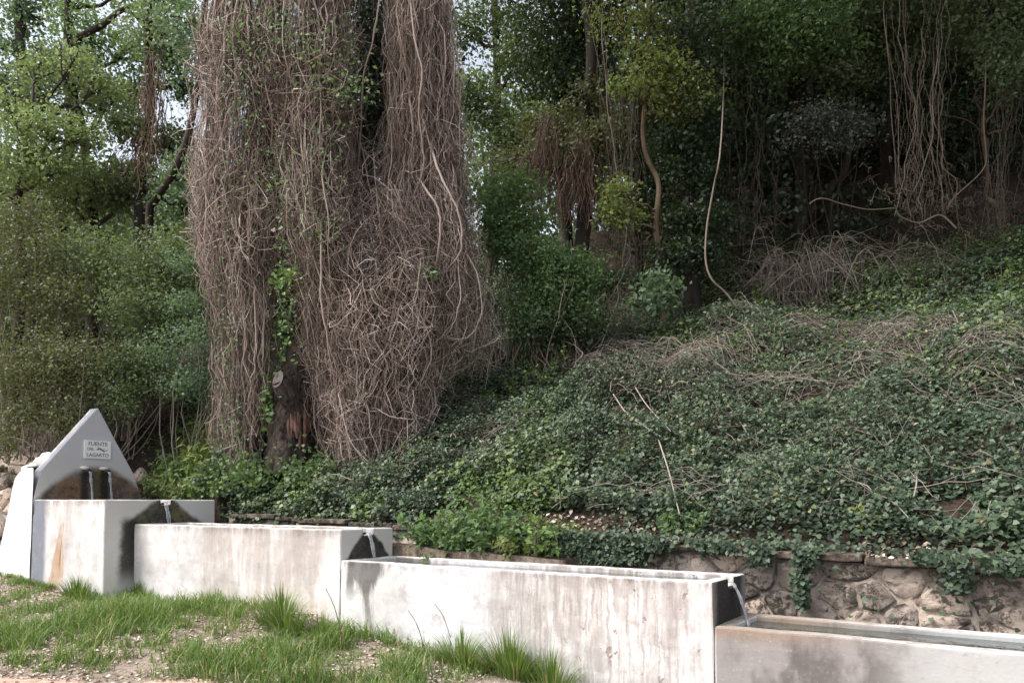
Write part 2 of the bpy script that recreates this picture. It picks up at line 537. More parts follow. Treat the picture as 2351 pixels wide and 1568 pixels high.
# headwall: grey plaster, dark wet arch under the pipes
gable = band(x, S1 - .03, S1 + .02, .01)*end*ss(z, H1 - .25, H1 - .2)
c = mix(c, mix((.52, .52, .545), (.56, .545, .52), ss(z + n_big*.3, 2.7, 2.0)), gable)
arch = z - (2.20 - ((y - .52).abs()*(y - .52).abs())*.62) + nq*.55
wet = ss(arch, .06, -.09)*gable
c = mix(c, mix((.055, .040, .034), (.19, .115, .085), ss(n_mid, .38, .62)), wet*.95)
c = mix(c, (.22, .115, .035), wet*band(y, -.05, .26, .10)*ss(z, 2.05, 1.85)*ss(n_mid, .40, .56)*.85)
c = mix(c, (.075, .075, .020), wet*band(y, .42, .62, .06)*ss(n_mid, .38, .55)*.8)
blk = ss((y - .33).abs(), .10, .03).mx(ss((y - .64).abs(), .10, .03))
c = mix(c, (.014, .014, .011), wet*blk*.85)
c = mix(c, (.44, .41, .38), top*band(x, S2, 9, .02)*ss(n_mid, .42, .58)*.45)
c = mix(c, mix((.20, .17, .145), (.36, .32, .28), n_mid), top*ss(x, S4 - .01, S4)*ss(x + n_big, 2.6, .7)*.8)
blot = noise(P, 2.6, 6, .72)
c = mix(c, (.33, .30, .285), ss(blot, .52, .66)*front*.55)
c = mix(c, (.20, .18, .165), ss(noise(P, 9, 5, .75), .60, .70)*front*.5)
c = mix(c, (.25, .21, .18), top*ss(noise(P, 6, 4, .7), .48, .62)*.7)
c = mix(c, (.62, .60, .57), ss(n_fine, .55, .75)*.25)
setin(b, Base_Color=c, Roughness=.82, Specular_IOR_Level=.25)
bump(b, n_fine*.5 + n_mid + chip*-1.2, .35, .012)

def solid(parts_add, parts_cut, voxel=None, amp=.010, bev=.018, seed=0):
    """a cast block with cavities, its edges slightly worn -> mesh data"""
    def box(bx):
        me = bpy.data.meshes.new('block')
        bm = bmesh.new()
        bmesh.ops.create_cube(bm, size=1)
        for v in bm.verts:
            v.co = [(bx[2*i] + bx[2*i+1])/2 + v.co[i]*(bx[2*i+1] - bx[2*i]) for i in range(3)]
        bm.to_mesh(me); bm.free()
        o = bpy.data.objects.new('block', me)
        COL.objects.link(o)
        return o
    base = box(parts_add) if not isinstance(parts_add, bpy.types.Object) else parts_add
    tmp = []
    for c_ in parts_cut:
        o = box(c_)
        md = base.modifiers.new('cut', 'BOOLEAN')
        md.operation, md.object, md.solver = 'DIFFERENCE', o, 'EXACT'
        tmp.append(o)
    md = base.modifiers.new('bev', 'BEVEL')
    md.width, md.segments, md.limit_method = bev, 2, 'ANGLE'
    dg = bpy.context.evaluated_depsgraph_get()
    me = bpy.data.meshes.new_from_object(base.evaluated_get(dg))
    for o in tmp + [base]:
        bpy.data.objects.remove(o)
    bm = bmesh.new()
    bm.from_mesh(me)
    bmesh.ops.triangulate(bm, faces=bm.faces)
    for _ in range(5):
        ed = [e for e in bm.edges if e.calc_length() > .22]
        if not ed: break
        bmesh.ops.subdivide_edges(bm, edges=ed, cuts=1)
        bmesh.ops.triangulate(bm, faces=[f for f in bm.faces if len(f.verts) > 3])
    co = np.array([v.co[:] for v in bm.verts])
    d = np.stack([fbm(co + 10*i, 2.6, seed + i) - .5 for i in range(3)], -1)*2*amp + np.stack([fbm(co + 30*i, 11, seed + 7 + i) - .5 for i in range(3)], -1)*amp
    for v, dv in zip(bm.verts, d):
        v.co += Vector(dv)
    bm.to_mesh(me); bm.free()
    return me

def link(name, me, mat, parent=None):
    me.materials.clear()
    me.materials.append(mat)
    o = bpy.data.objects.new(name, me)
    COL.objects.link(o)
    if parent:
        o.parent = parent
        o.location = -np.array(parent_off(parent))
    return o

m, b = newmat('basin_water')
P, _, _ = pos()
setin(b, Base_Color=(.035, .045, .04), Roughness=.05, Specular_IOR_Level=.6)
bump(b, noise(P, 9, 3), .25, .02)
M['water'] = m
m, b = newmat('falling_water')
P, (x, y, z), _ = pos()
fo = noise(vec(x*40, y*40, z*5), 1.5, 3)
setin(b, Base_Color=mix((.45, .48, .53), (.88, .89, .92), ss(fo, .42, .6)), Roughness=.08, Transmission_Weight=.6, IOR=1.33)
M['stream'] = m

m, b = newmat('weathered_mortar')
P, _, _ = pos()
n_ = noise(P, 12, 5, .7); n2_ = noise(P, 2.5, 3)
setin(b, Base_Color=mix(mix((.10, .082, .07), (.27, .22, .18), ss(n_, .36, .6)), (.40, .335, .275), ss(n2_, .48, .62)*.8), Roughness=.95)
bump(b, n_, .9, .03)
M['mortar'] = m

m, b = newmat('lichened_dark_coping')
P, _, _ = pos()
n_ = noise(P, 11, 5, .7)
setin(b, Base_Color=mix((.045, .036, .03), (.17, .135, .105), ss(n_, .42, .66)), Roughness=.95)
bump(b, n_, .9, .03)
M['coping'] = m
m, b = newmat('wet_dark_cement'); setin(b, Base_Color=(.07, .062, .052), Roughness=.35)
M['wet'] = m
WT_ = .12
def trough(name, label, s0, s1, q0, q1, h, notch, seed, depth=.5):
    t = thing(name, label, 'trough', ((s0 + s1)/2, (q0 + q1)/2, 0))
    cut = [(s0 + WT_, s1 - WT_, q0 + WT_, q1 - WT_, h - depth, h + .5)]
    if notch is not None:
        cut.append((s1 - WT_ - .05, s1 + .1, notch - .075, notch + .075, h - .075, h + .3))
    link('basin', solid((s0, s1, q0, q1, -.45, h), cut, seed=seed), M['concrete'], t)
    g = Geo()
    wz = h - .048
    n = 24
    a_, b_ = np.meshgrid(np.linspace(s0 + WT_ - .01, s1 - WT_ + .01, n), np.linspace(q0 + WT_ - .01, q1 - WT_ + .01, 8), indexing='ij')
    i = np.arange(a_.size).reshape(a_.shape)
    g.add(np.stack([a_, b_, np.full_like(a_, wz)], -1), np.stack([i[:-1, :-1], i[1:, :-1], i[1:, 1:], i[:-1, 1:]], -1).reshape(-1, 4))
    g.build('water', M['water'], t)
    return t

def stream(parent, s, q, z, z_end, reach, w, seed, sheets=1):
    """a jet leaving a spout and falling in a curve; a slightly flattened tapering rope of water"""
    g = Geo()
    for j in range(sheets):
        n = 18
        t = np.linspace(0, 1, n)
        zz = z - (z - z_end)*t**2
        p = np.stack([s + reach*t, np.full(n, q + (j - (sheets-1)/2)*w*1.3) + .004*np.sin(t*9 + j), zz], -1)
        th = np.linspace(0, 2*math.pi, 8, endpoint=False)
        ww = w*(1 - .35*t)*(1 + .25*np.sin(t*17 + seed + j) + .15*np.sin(t*41 + 2*j))
        V = p[:, None] + np.stack([np.cos(th)[None]*ww[:, None]*.55, np.sin(th)[None]*ww[:, None], .25*np.cos(th)[None]*ww[:, None]], -1)
        i = np.arange(n*8).reshape(n, 8)
        k = np.roll(i, -1, 1)
        g.add(V, np.stack([i[:-1], k[:-1], k[1:], i[1:]], -1).reshape(-1, 4))
    return g.build('falling_water', M['stream'], parent, True)

t1 = trough('header_tank', 'tallest wide white tank below the gabled headwall, orange rust run on its front', S1, S2, -.425, 1.30, H1, .47, 1)
t2 = trough('stone_trough', 'second highest white trough with tan streaks, between the header tank and the long low troughs', S2 + .003, S3, 0, .87, H2, .45, 2)
t3 = trough('stone_trough', 'long chipped whitewashed trough in the middle, black drip at its left end', S3 + .003, S4, 0.004, .90, H3, .50, 3)
t4 = trough('stone_trough', 'lowest grey cement trough at the right edge, before the rubble wall', S4 + .003, 6.5, .018, .92, H4, None, 4)
stream(t1, S2 - .02, .47, H1 - .04, H2 - .09, .13, .022, 1, 2)
stream(t2, S3 - .02, .45, H2 - .04, H3 - .09, .13, .019, 2, 2)
stream(t3, S4 - .02, .50, H3 - .04, H4 - .09, .17, .020, 3, 2)
# small cement lips under the notches
for t, s, q, z in ((t1, S2, .47, H1), (t2, S3, .45, H2), (t3, S4, .50, H3)):
    g = Geo()
    pr = np.array([[-.11, 0], [.012, -.006], [.012, -.025], [-.11, -.03]])
    V = np.array([[s + a, q + w_, z - .070 + c_] for w_ in (-.07, .07) for a, c_ in pr])
    g.add(V, np.array([[0, 1, 5, 4], [1, 2, 6, 5], [2, 3, 7, 6], [3, 0, 4, 7], [0, 3, 2, 1], [4, 5, 6, 7]]))
    g.build('spout_lip', M['wet'], t)

# headwall
hw = thing('fountain_headwall', 'grey gabled headwall with a lettered plaque and two running pipes', 'fountain', (S1, .45, 0))
pr = np.array([(-.425, -.4), (-.425, 1.70), (-.335, 2.12), (.485, 3.15), (.515, 3.15), (1.13, 2.12), (1.29, 1.70), (1.29, -.4)])
me = bpy.data.meshes.new('wall')
bm = bmesh.new()
fa = [bm.verts.new((S1 - .002, a, c_)) for a, c_ in pr]
fb = [bm.verts.new((S1 - .20, a, c_)) for a, c_ in pr]
bm.faces.new(fa); bm.faces.new(fb[::-1])
for i in range(len(pr)):
    j = (i + 1) % len(pr)
    bm.faces.new((fb[i], fb[j], fa[j], fa[i]))
bmesh.ops.recalc_face_normals(bm, faces=bm.faces)
bm.to_mesh(me); bm.free()
o = bpy.data.objects.new('block', me); COL.objects.link(o)
link('wall', solid(o, [], amp=.004, bev=.012, seed=9), M['concrete'], hw)

def ring_tube(g, path, r, sides=14, cap=False):
    V, F, _ = tubes(np.asarray(path)[None], np.broadcast_to(r, (1, len(path))), sides, 3)
    g.add(V, F)

m, b = newmat('dark_iron_pipe')
P, _, _ = pos()
setin(b, Base_Color=mix((.05, .045, .04), (.16, .10, .07), noise(P, 40, 3)), Roughness=.6, Metallic=.5)
M['iron'] = m
for q in (.352, .660):
    g = Geo()
    n = 6
    xs = np.linspace(S1 - .05, S1 + .10, n)
    path = np.stack([xs, np.full(n, q), 2.145 - .02*np.linspace(0, 1, n)], -1)
    for r, fl in ((.036, 1), (.028, -1)):
        V, F, _ = tubes(path[None], np.full((1, n), r), 14, 3)
        g.add(V, F)
    pipe = g.build('spout_pipe', M['iron'], hw, True)
    g = Geo()                                               # dab of white mortar over the pipe
    th, ph = np.meshgrid(np.linspace(0, math.pi*2, 12), np.linspace(0, math.pi/2, 5), indexing='ij')
    V = np.stack([S1 + .045*np.sin(ph), q - .035 + .075*np.cos(ph)*np.cos(th), 2.185 + .03*np.cos(ph)*np.sin(th)], -1)
    i = np.arange(60).reshape(12, 5)
    g.add(V, np.stack([i[:-1, :-1], i[1:, :-1], i[1:, 1:], i[:-1, 1:]], -1).reshape(-1, 4))
    m_, b_ = newmat('white_mortar'); setin(b_, Base_Color=(.78, .76, .72), Roughness=.8)
    g.build('mortar_collar', m_, hw, True)
    stream(hw, S1 + .09, q, 2.128, H1 - .09, .11, .026, 5 + q)

# plaque
m, b = newmat('white_glazed_tile')
P, _, _ = pos()
setin(b, Base_Color=mix((.84, .84, .86), (.90, .90, .91), noise(P, 14, 3)), Roughness=.3)
m2, b2 = newmat('dark_grey_lettering'); setin(b2, Base_Color=(.24, .23, .25), Roughness=.5)
PQ, PZ = .51, 2.485
pl = link('plaque', solid((S1 + .0, S1 + .022, PQ - .215, PQ + .215, PZ - .145, PZ + .145), [], amp=.0008, bev=.004, seed=3), m, hw)
def words(txt, q, z, size, sx=1.0):
    cu = bpy.data.curves.new('lettering', 'FONT')
    cu.body, cu.size, cu.align_x, cu.align_y, cu.extrude = txt, size, 'CENTER', 'CENTER', .002
    cu.offset = .0012
    o = bpy.data.objects.new('lettering_curve', cu)
    COL.objects.link(o)
    me = bpy.data.meshes.new_from_object(o.evaluated_get(bpy.context.evaluated_depsgraph_get()))
    bpy.data.objects.remove(o)
    V = np.array([v.co[:] for v in me.vertices])
    for v, c_ in zip(me.vertices, V):
        v.co = (S1 + .024 + c_[2], q + c_[0]*sx, z + c_[1])
    return link('lettering', me, m2, pl)
words('FUENTE', PQ, PZ + .088, .088, 1.0)
words('DEL', PQ - .115, PZ + .005, .058, 1.1)
words('LAGARTO', PQ, PZ - .090, .080, .98)
# little dark lizard drawn beside the second word
g = Geo()
t = np.linspace(0, 1, 16)
body = np.stack([np.full(16, S1 + .0245), PQ - .02 + .20*t, PZ - .002 + .018*np.sin(t*7.5)], -1)
rad = np.interp(t, [0, .10, .16, .25, .5, .6, 1], [.006, .013, .009, .015, .014, .008, .001])
def ribbon(p, r):
    d = nrm(np.gradient(p, axis=0))
    nn = np.stack([np.zeros(len(p)), -d[:, 2], d[:, 1]], -1)
    V = np.concatenate([p + nn*r[:, None], p - nn*r[:, None]])
    k = len(p); i = np.arange(k - 1)
    V = np.concatenate([V, V - [.002, 0, 0]])
    g.add(V, np.stack([i, i + 1, i + k + 1, i + k], -1))
    g.add(V, np.stack([i, i + 1, i + 2*k + 1, i + 2*k], -1))
ribbon(body, rad)
for a, sg in ((.26, 1), (.26, -1), (.56, 1), (.56, -1)):
    j = int(a*15)
    p0 = body[j]
    ribbon(np.array([p0, p0 + [0, .012*(-1 if a < .4 else 1), sg*.022], p0 + [0, .026*(-1 if a < .4 else 1), sg*.030]]), np.array([.005, .004, .003]))
g.build('lizard_emblem', m2, pl)

# white plastered buttress leaning on the tank's left end
m, b = newmat('thick_white_plaster')
P, (x, y, z), N = pos()
n_ = noise(P, 6, 4); n2_ = noise(P, 1.5, 3)
setin(b, Base_Color=mix((.80, .785, .76), (.66, .62, .58), ss(n2_, .5, .7)*.5), Roughness=.85)
bump(b, n_, .5, .03)
bt = thing('plastered_buttress', 'bright white plastered buttress flaring out left of the header tank', 'buttress', (S1 - .5, .2, 0))
prof = [(-11.62, -.3), (-11.42, .50), (-11.22, 1.00), (-11.02, 1.50), (-10.86, 1.95), (-10.70, 2.10), (-10.49, 2.16)]
g = Geo()
NQ = 10
rows = []
pp = spline([(a, 0, c_) for a, c_ in prof], 26)
for k, w_ in enumerate(np.linspace(0, 1, NQ)):
    q_ = -.44 + w_*1.1
    sh = .10*w_**2
    rows.append(np.stack([pp[:, 0] + .05*(fbm(np.stack([pp[:, 0], np.full(26, q_), pp[:, 2]], -1), 3, 4) - .5) - sh, np.full(26, q_), pp[:, 2] + .22*w_*sstep(1.2, 2.1, pp[:, 2])], -1))
rows = np.array(rows)
i = np.arange(NQ*26).reshape(NQ, 26)
g.add(rows, np.stack([i[:-1, :-1], i[1:, :-1], i[1:, 1:], i[:-1, 1:]], -1).reshape(-1, 4))
# front face: strips from the outline to the tank side
fr = rows[0]
cols = 8
V = np.array([fr + (np.array([-10.278, -.44, 0]) - fr)*np.array([u_, 0, 0]) + np.array([0, .0, 0]) for u_ in np.linspace(0, 1, cols)])
V[..., 1] += .03*(fbm(V, 2.5, 6) - .5)*sstep(0, .1, np.linspace(0, 1, cols))[:, None]
i = np.arange(cols*26).reshape(cols, 26)
g.add(V, np.stack([i[:-1, :-1], i[:-1, 1:], i[1:, 1:], i[1:, :-1]], -1).reshape(-1, 4))
# crest running up behind the gable
V = np.array([[rows[k, -1], [-10.475, rows[k, -1, 1], rows[k, -1, 2] + .02]] for k in range(NQ)])
i = np.arange(NQ*2).reshape(NQ, 2)
g.add(V, np.stack([i[:-1, 0], i[1:, 0], i[1:, 1], i[:-1, 1]], -1))
g.build('plaster', m, bt, True)
# lumps of plaster at its head, by the gable
for (x_, y_, r_) in ((112, 1046, .22), (84, 1066, .20), (138, 1040, .14)):
    g = Geo()
    c_ = W(x_, y_, 12.75)
    th, ph = np.meshgrid(np.linspace(0, 2*math.pi, 14), np.linspace(0, math.pi, 9), indexing='ij')
    d_ = np.stack([np.cos(th)*np.sin(ph), np.sin(th)*np.sin(ph), .6*np.cos(ph)], -1)
    V = c_ + d_*r_*(.5 + 1.0*fbm(d_ + x_, 2.4, 3))[..., None] - [0, 0, .10]
    i = np.arange(14*9).reshape(14, 9)
    g.add(V, np.stack([i[:-1, :-1], i[1:, :-1], i[1:, 1:], i[:-1, 1:]], -1).reshape(-1, 4))
    g.build('plaster_lump', m, bt, True)

# ---------------------------------------------------------------- rubble walls
def clip(poly, px, py, nx, ny):
    out = []
    for i in range(len(poly)):
        a, b_ = poly[i], poly[(i + 1) % len(poly)]
        da = (a[0] - px)*nx + (a[1] - py)*ny
        db = (b_[0] - px)*nx + (b_[1] - py)*ny
        if da <= 0: out.append(a)
        if (da < 0) != (db < 0) and abs(da - db) > 1e-12:
            t_ = da/(da - db)
            out.append((a[0] + (b_[0] - a[0])*t_, a[1] + (b_[1] - a[1])*t_))
    return out

def stone_mat(name, tones):
    m, b = newmat(name)
    P, (x, y, z), N = pos()
    oi = X.nt.nodes.new('ShaderNodeObjectInfo')
    r_ = X(oi.outputs['Random'])
    n1, n2, n3 = noise(P, 4, 5, .65), noise(P, 18, 5, .75), noise(P, 2.0, 3)
    c = ramp(r_, tones)
    c = mix(c, (.50, .41, .345), ss(n1, .46, .64)*.7)
    c = mix(c, (.050, .041, .037), ss(n2*.5 + n3*.5, .485, .56)*.88)
    c = mix(c, (.10, .115, .05), ss(n3, .58, .7)*.5)
    setin(b, Base_Color=c, Roughness=.92, Specular_IOR_Level=.2)
    bump(b, n2 + n1*.7, .9, .03)
    return m
M['stone'] = stone_mat('limestone_rubble', [(.10, .085, .08), (.44, .37, .31), (.58, .47, .385), (.17, .15, .14), (.38, .32, .285)])

def rubble(parent, s0, s1, zlo, zhi, q, n, seed, proud=.030, lean=0.0):
    r = np.random.default_rng(seed)
    pts = []
    for _ in range(6000):
        c_ = (r.uniform(s0, s1), r.uniform(zlo, zhi(s0)))
        if c_[1] > zhi(c_[0]) - .02: continue
        md = .10 + .22*vnoise(np.array([c_[0], c_[1], seed]), 2.3, 4)
        if all(((c_[0] - p[0])/1.35)**2 + (c_[1] - p[1])**2 > md*md for p in pts):
            pts.append(c_)
        if len(pts) >= n: break
    for i, p in enumerate(pts):
        zt = zhi(p[0])
        poly = [(s0, zlo), (s1, zlo), (s1, zt), (s0, zt)]
        for j, o in enumerate(pts):
            if i == j or abs(o[0] - p[0]) > 1.3: continue
            nx, ny = (o[0] - p[0])/1.8, (o[1] - p[1])
            poly = clip(poly, (p[0] + o[0])/2, (p[1] + o[1])/2, nx, ny)
            if len(poly) < 3: break
        if len(poly) < 3: continue
        poly = np.array(poly)
        c_ = poly.mean(0)
        # resample the outline to 14 points, pull in for the joint, round the corners
        seg = np.roll(poly, -1, 0) - poly
        L = np.linalg.norm(seg, axis=1)
        if L.sum() < .3: continue
        cum = np.concatenate([[0], np.cumsum(L)])
        tt = np.linspace(0, cum[-1], 14, endpoint=False)
        k = np.clip(np.searchsorted(cum, tt, 'right') - 1, 0, len(L) - 1)
        ring = poly[k] + seg[k]*((tt - cum[k])/np.maximum(L[k], 1e-9))[:, None]
        ring = ring*.8 + (np.roll(ring, 1, 0) + np.roll(ring, -1, 0))*.1
        d = ring - c_
        ln = np.linalg.norm(d, axis=1, keepdims=True)
        ring = c_ + d*np.maximum(ln - .013, .02)/np.maximum(ln, 1e-6)*(1 + .10*(r.random((14, 1)) - .5))
        bulge = proud*r.uniform(.3, 1.4)
        V = []
        for sc, dq in ((1.0, .10), (1.0, -bulge*.55), (.88, -bulge*.95), (.45, -bulge*1.0)):
            rr_ = c_ + (ring - c_)*sc
            jig = (r.random((14, 1)) - .5)*.045*(dq < 0)
            yy = q + dq + jig[:, 0] + lean*(rr_[:, 1] - zlo)
            V.append(np.stack([rr_[:, 0], yy, rr_[:, 1]], -1))
        V = np.concatenate(V + [np.array([[c_[0], q - bulge*1.05 + lean*(c_[1] - zlo), c_[1]]])])
        ix = np.arange(56).reshape(4, 14)
        nx_ = np.roll(ix, -1, 1)
        Fq = np.stack([ix[:-1], nx_[:-1], nx_[1:], ix[1:]], -1).reshape(-1, 4)
        Ft = np.stack([ix[3], nx_[3], np.full(14, 56)], -1)
        g = Geo()
        g.add(V, [Fq, Ft])
        g.build('stone', M['stone'], parent, r.random() < .25)

def wall_core(parent, s0, s1, zlo, zhi, q0, q1, name='mortar', cap=None):
    g = Geo()
    n = int((s1 - s0)/.12)
    ss_ = np.linspace(s0, s1, n)
    zt = np.array([zhi(a) for a in ss_]) + .05*(fbm(np.stack([ss_, ss_*0, ss_*0], -1), 3, 5) - .5)
    pro = [(q0, None), (q0, 0), (q1, 0), (q1, None)]
    V = np.stack([np.stack([ss_, np.full(n, a) + .02*(fbm(np.stack([ss_, ss_*0 + a, zt*(c_ or 0)], -1), 4, 9) - .5), zt if c_ is not None else np.full(n, zlo)], -1) for a, c_ in pro])
    i = np.arange(4*n).reshape(4, n)
    g.add(V, np.stack([i[:-1, :-1], i[:-1, 1:], i[1:, 1:], i[1:, :-1]], -1).reshape(-1, 4))
    return g.build(name, M['mortar'], parent)

rw = thing('rubble_wall', 'low rubble stone retaining wall behind the troughs, ivy hanging over its top', 'stone wall', (0, 1.5, 0))
wall_core(rw, -8.2, 6.5, -.3, lambda s: wall_top(s) - .06, 1.478, 1.70)
rubble(rw, -4.0, 3.6, .30, lambda s: wall_top(s) - .07, 1.485, 220, 21)
# thin overhanging coping, in broken lengths
r = np.random.default_rng(4)
s_ = -8.1
while s_ < 5.5:
    L = r.uniform(.45, 1.1)
    z_ = wall_top(s_ + L/2) - .06
    me = solid((s_, s_ + L - .015, 1.395 + r.uniform(-.02, .03), 1.75, z_, z_ + .055 + r.uniform(-.01, .015)), [], amp=.014, bev=.015, seed=int(s_*10) % 97)
    link('coping_slab', me, M['coping'], rw)
    s_ += L
rl = thing('rubble_bank', 'rough bank of pale and brown stones at the left edge beside the white buttress', 'stone wall', (-12.5, .3, 0))
zl = lambda s: 2.25 + .10*math.sin(s*3.1)
wall_core(rl, -16.5, -10.6, .2, lambda s: zl(s) - .1, .42, .9)
rubble(rl, -15.5, -10.9, .45, zl, .36, 70, 8, .12)

# ---------------------------------------------------------------- the great vine-draped tree
D0 = 13.0
bt_base = W(690, 1060, D0)
bt_base[2] = T(bt_base[0], bt_base[1])
big = thing('vine_draped_tree', 'huge old tree smothered in a curtain of dead brown vines', 'tree', bt_base)

def bark_tube(g, pts, rad, k=30, sides=18, rough=.10, seed=0):
    P_ = spline(pts, k)
    R_ = np.interp(np.linspace(0, 1, k), np.linspace(0, 1, len(rad)), rad)
    V, F, _ = tubes(P_[None], R_[None], sides, seed)
    V = V.reshape(k, sides, 3)
    d = V - P_[:, None]
    nz = fbm(V*np.array([1, 1, .35]), 3.0, seed) - .5 + .6*(fbm(V*np.array([1, 1, .3]), 11, seed + 2) - .5)
    V = P_[:, None] + d*(1 + rough*4*nz)[..., None]
    g.add(V, F)

g = Geo()
bark_tube(g, [W(672, 1085, 12.7), W(668, 1000, 12.7), W(680, 900, 12.8), W(712, 780, 12.9), W(730, 620, 13.1), W(735, 400, 13.2), W(745, 150, 13.3), W(750, -300, 13.3)],
          [.46, .38, .36, .33, .38, .42, .40, .34], 130, 44, .14, 3)
g.build('trunk', M['redbark'], big, True)
g = Geo()
bark_tube(g, [W(690, 950, 12.6), W(662, 910, 12.35), W(641, 872, 12.22)], [.19, .155, .125], 10, 16, .08, 6)
st = g.build('sawn_limb', M['redbark'], big, True)
e = W(641, 872, 12.22)
ax = nrm(-.85*fwd - .45*rgt + .30*upv)
e = e - fwd*.06
a_ = nrm(np.cross(ax, upv)); b_ = np.cross(ax, a_)
th = np.linspace(0, 2*math.pi, 16, endpoint=False)
g = Geo()
g.add(np.concatenate([[e + ax*.012], e + ax*.004 + .145*(np.cos(th)[:, None]*a_*.72 + np.sin(th)[:, None]*b_) + 0*(np.cos(th)[:, None]*a_ + np.sin(th)[:, None]*b_)]), np.stack([np.zeros(16, int), 1 + np.arange(16), 1 + (np.arange(16) + 1) % 16], -1))
m, b = newmat('sawn_wood'); P, _, _ = pos()
n_ = noise(P, 26, 4, .7)
setin(b, Base_Color=mix((.07, .058, .052), (.17, .145, .13), n_), Roughness=.95)
bump(b, n_, .8, .02)
g.build('cut_face', m, st)
# bare red patch of bark at the foot
g = Geo()
for i in range(12):
    x0 = 640 + i*6.5 + rng.uniform(-4, 4)
    p = [W(x0 + rng.uniform(-5, 5), 940 + rng.uniform(-28, 22), 12.39 + abs(i - 5.5)**2*.007), W(x0, 975, 12.32 + abs(i - 5.5)**2*.007), W(x0 + rng.uniform(-5, 5), 1015 + rng.uniform(-30, 20), 12.32 + abs(i - 5.5)**2*.007)]
    bark_tube(g, p, [.012, .034, .016], 10, 7, .22, i)
m, b = newmat('raw_red_bark')
P, (x, y, z), N = pos()
n_ = noise(vec(x, y, z*.3), 16, 5, .7)
setin(b, Base_Color=mix((.045, .026, .02), (.22, .125, .095), ss(n_, .35, .65)), Roughness=.95)
bump(b, n_, .8, .03)
g.build('bark_plate', m, big, True)
g = Geo()
for pts, rad in (([W(735, 420, 13.2), W(640, 250, 13.2), W(565, 60, 13.3), W(540, -250, 13.3)], [.24, .22, .18, .14]),
                 ([W(738, 480, 13.4), W(850, 330, 14.3), W(950, 120, 14.2), W(975, -250, 14.2)], [.28, .26, .22, .18]),
                 ([W(600, 180, 13.2), W(560, 420, 13.2), W(560, 700, 13.2)], [.16, .12, .08]),
                 ([W(920, 200, 13.7), W(1010, 420, 13.6), W(1040, 600, 13.5)], [.2, .15, .08])):
    bark_tube(g, pts, rad, 24, 12, .08, 8)
g.build('limb', M['bark'], big, True)

# curtain: hanging columns given by their edges at several heights
COLS = {
    'L': dict(y=[-260, 0, 250, 450, 600, 800, 1000, 1120], l=[492, 487, 466, 464, 478, 494, 500, 512], r=[650, 645, 642, 634, 622, 612, 600, 590], d=12.95, ry=.62),
    'M': dict(y=[-260, 0, 300, 550, 700, 900, 1220], l=[600, 606, 612, 652, 694, 722, 772], r=[812, 800, 798, 812, 832, 850, 890], d=12.75, ry=.60),
    'R': dict(y=[-260, 0, 300, 500, 700, 850], l=[912, 912, 902, 858, 860, 880], r=[1014, 1022, 1046, 1076, 1096, 1104], d=13.0, ry=.60),
    'C': dict(y=[-260, 0, 300, 500, 700], l=[780, 785, 790, 800, 800], r=[930, 925, 915, 915, 920], d=13.9, ry=.30),
    'Z': dict(y=[420, 560, 800, 920, 1010, 1205], l=[780, 745, 730, 752, 772, 800], r=[960, 1035, 1015, 985, 965, 945], d=12.85, ry=.85),
}
def strands(key, n, k, y0, y1, amp, rad, seed, inset=(.55, 1.06), front=2.0, drift=.16, tang=0.0, flare=0.0):
    c = COLS[key]
    r = np.random.default_rng(seed)
    ya = r.uniform(*y0, n)
    yb = np.minimum(ya + r.uniform(*y1, n), c['y'][-1] + r.uniform(-60, 25, n))
    yb = np.maximum(yb, ya + 40)
    t = np.linspace(0, 1, k)[None]
    y = ya[:, None] + (yb - ya)[:, None]*t
    l, rr_ = np.interp(y, c['y'], c['l']), np.interp(y, c['y'], c['r'])
    ph = r.uniform(-front, front, n)[:, None] + drift*r.normal(size=(n, 1))*t
    ins = r.uniform(*inset, n)[:, None]
    fold = .6*vnoise(np.stack([ph*2.2 + 0*y, y/260, 0*y], -1), 1.0, ord(key[0])) + .4*vnoise(np.stack([ph*5.5 + 0*y, y/120, 0*y], -1), 1.0, ord(key[0]) + 3)
    ins = ins*(.58 + .72*fold)*(1 + flare*r.random((n, 1))*t*(1.2 - .5*t))
    def wob(f, a):
        p = r.uniform(0, 6.28, (n, 1)); q = r.uniform(.6, 1.6, (n, 1))
        return a*np.sin(t*f*q + p)
    walk = np.cumsum(r.normal(size=(n, k)), axis=1)
    walk = (walk - walk.mean(1, keepdims=True))*amp*.30
    x = walk + (l + rr_)/2 + (rr_ - l)/2*np.sin(ph)*ins + wob(5, amp) + wob(13, amp*.45) + wob(27, amp*.22)
    d = c['d'] - c['ry']*np.cos(ph)*ins + (wob(6, amp) + wob(15, amp*.5))/136
    y = y + wob(9, tang) + wob(4, tang)
    P_ = W(x, y, d)
    R_ = (rad[0]*(rad[1]/rad[0])**r.random(n))[:, None]*np.interp(t, [0, .15, 1], [.75, 1, .55])
    return P_, R_, ins, r.random(n)

g = Geo()
def put(key, n, k, y0, y1, amp, rad, seed, a=(.1, 1.0), sides=3, **kw):
    P_, R_, ins, rn = strands(key, n, k, y0, y1, amp, rad, seed, **kw)
    V, F, ix = tubes(P_, R_, sides, seed)
    val = (a[0] + (a[1] - a[0])*rn**1.2)[:, None]*np.clip(.25 + 1.15*(ins - .45), .12, 1.25)  # outer strands paler, dusty and sun-lit; inner ones darkened as shade
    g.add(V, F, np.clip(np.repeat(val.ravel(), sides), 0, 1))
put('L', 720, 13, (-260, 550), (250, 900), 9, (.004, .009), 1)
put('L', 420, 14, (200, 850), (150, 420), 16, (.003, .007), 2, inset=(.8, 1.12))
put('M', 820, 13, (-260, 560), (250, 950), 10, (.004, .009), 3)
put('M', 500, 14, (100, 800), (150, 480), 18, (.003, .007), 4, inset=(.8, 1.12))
put('R', 780, 13, (-260, 420), (250, 800), 9, (.004, .010), 5)
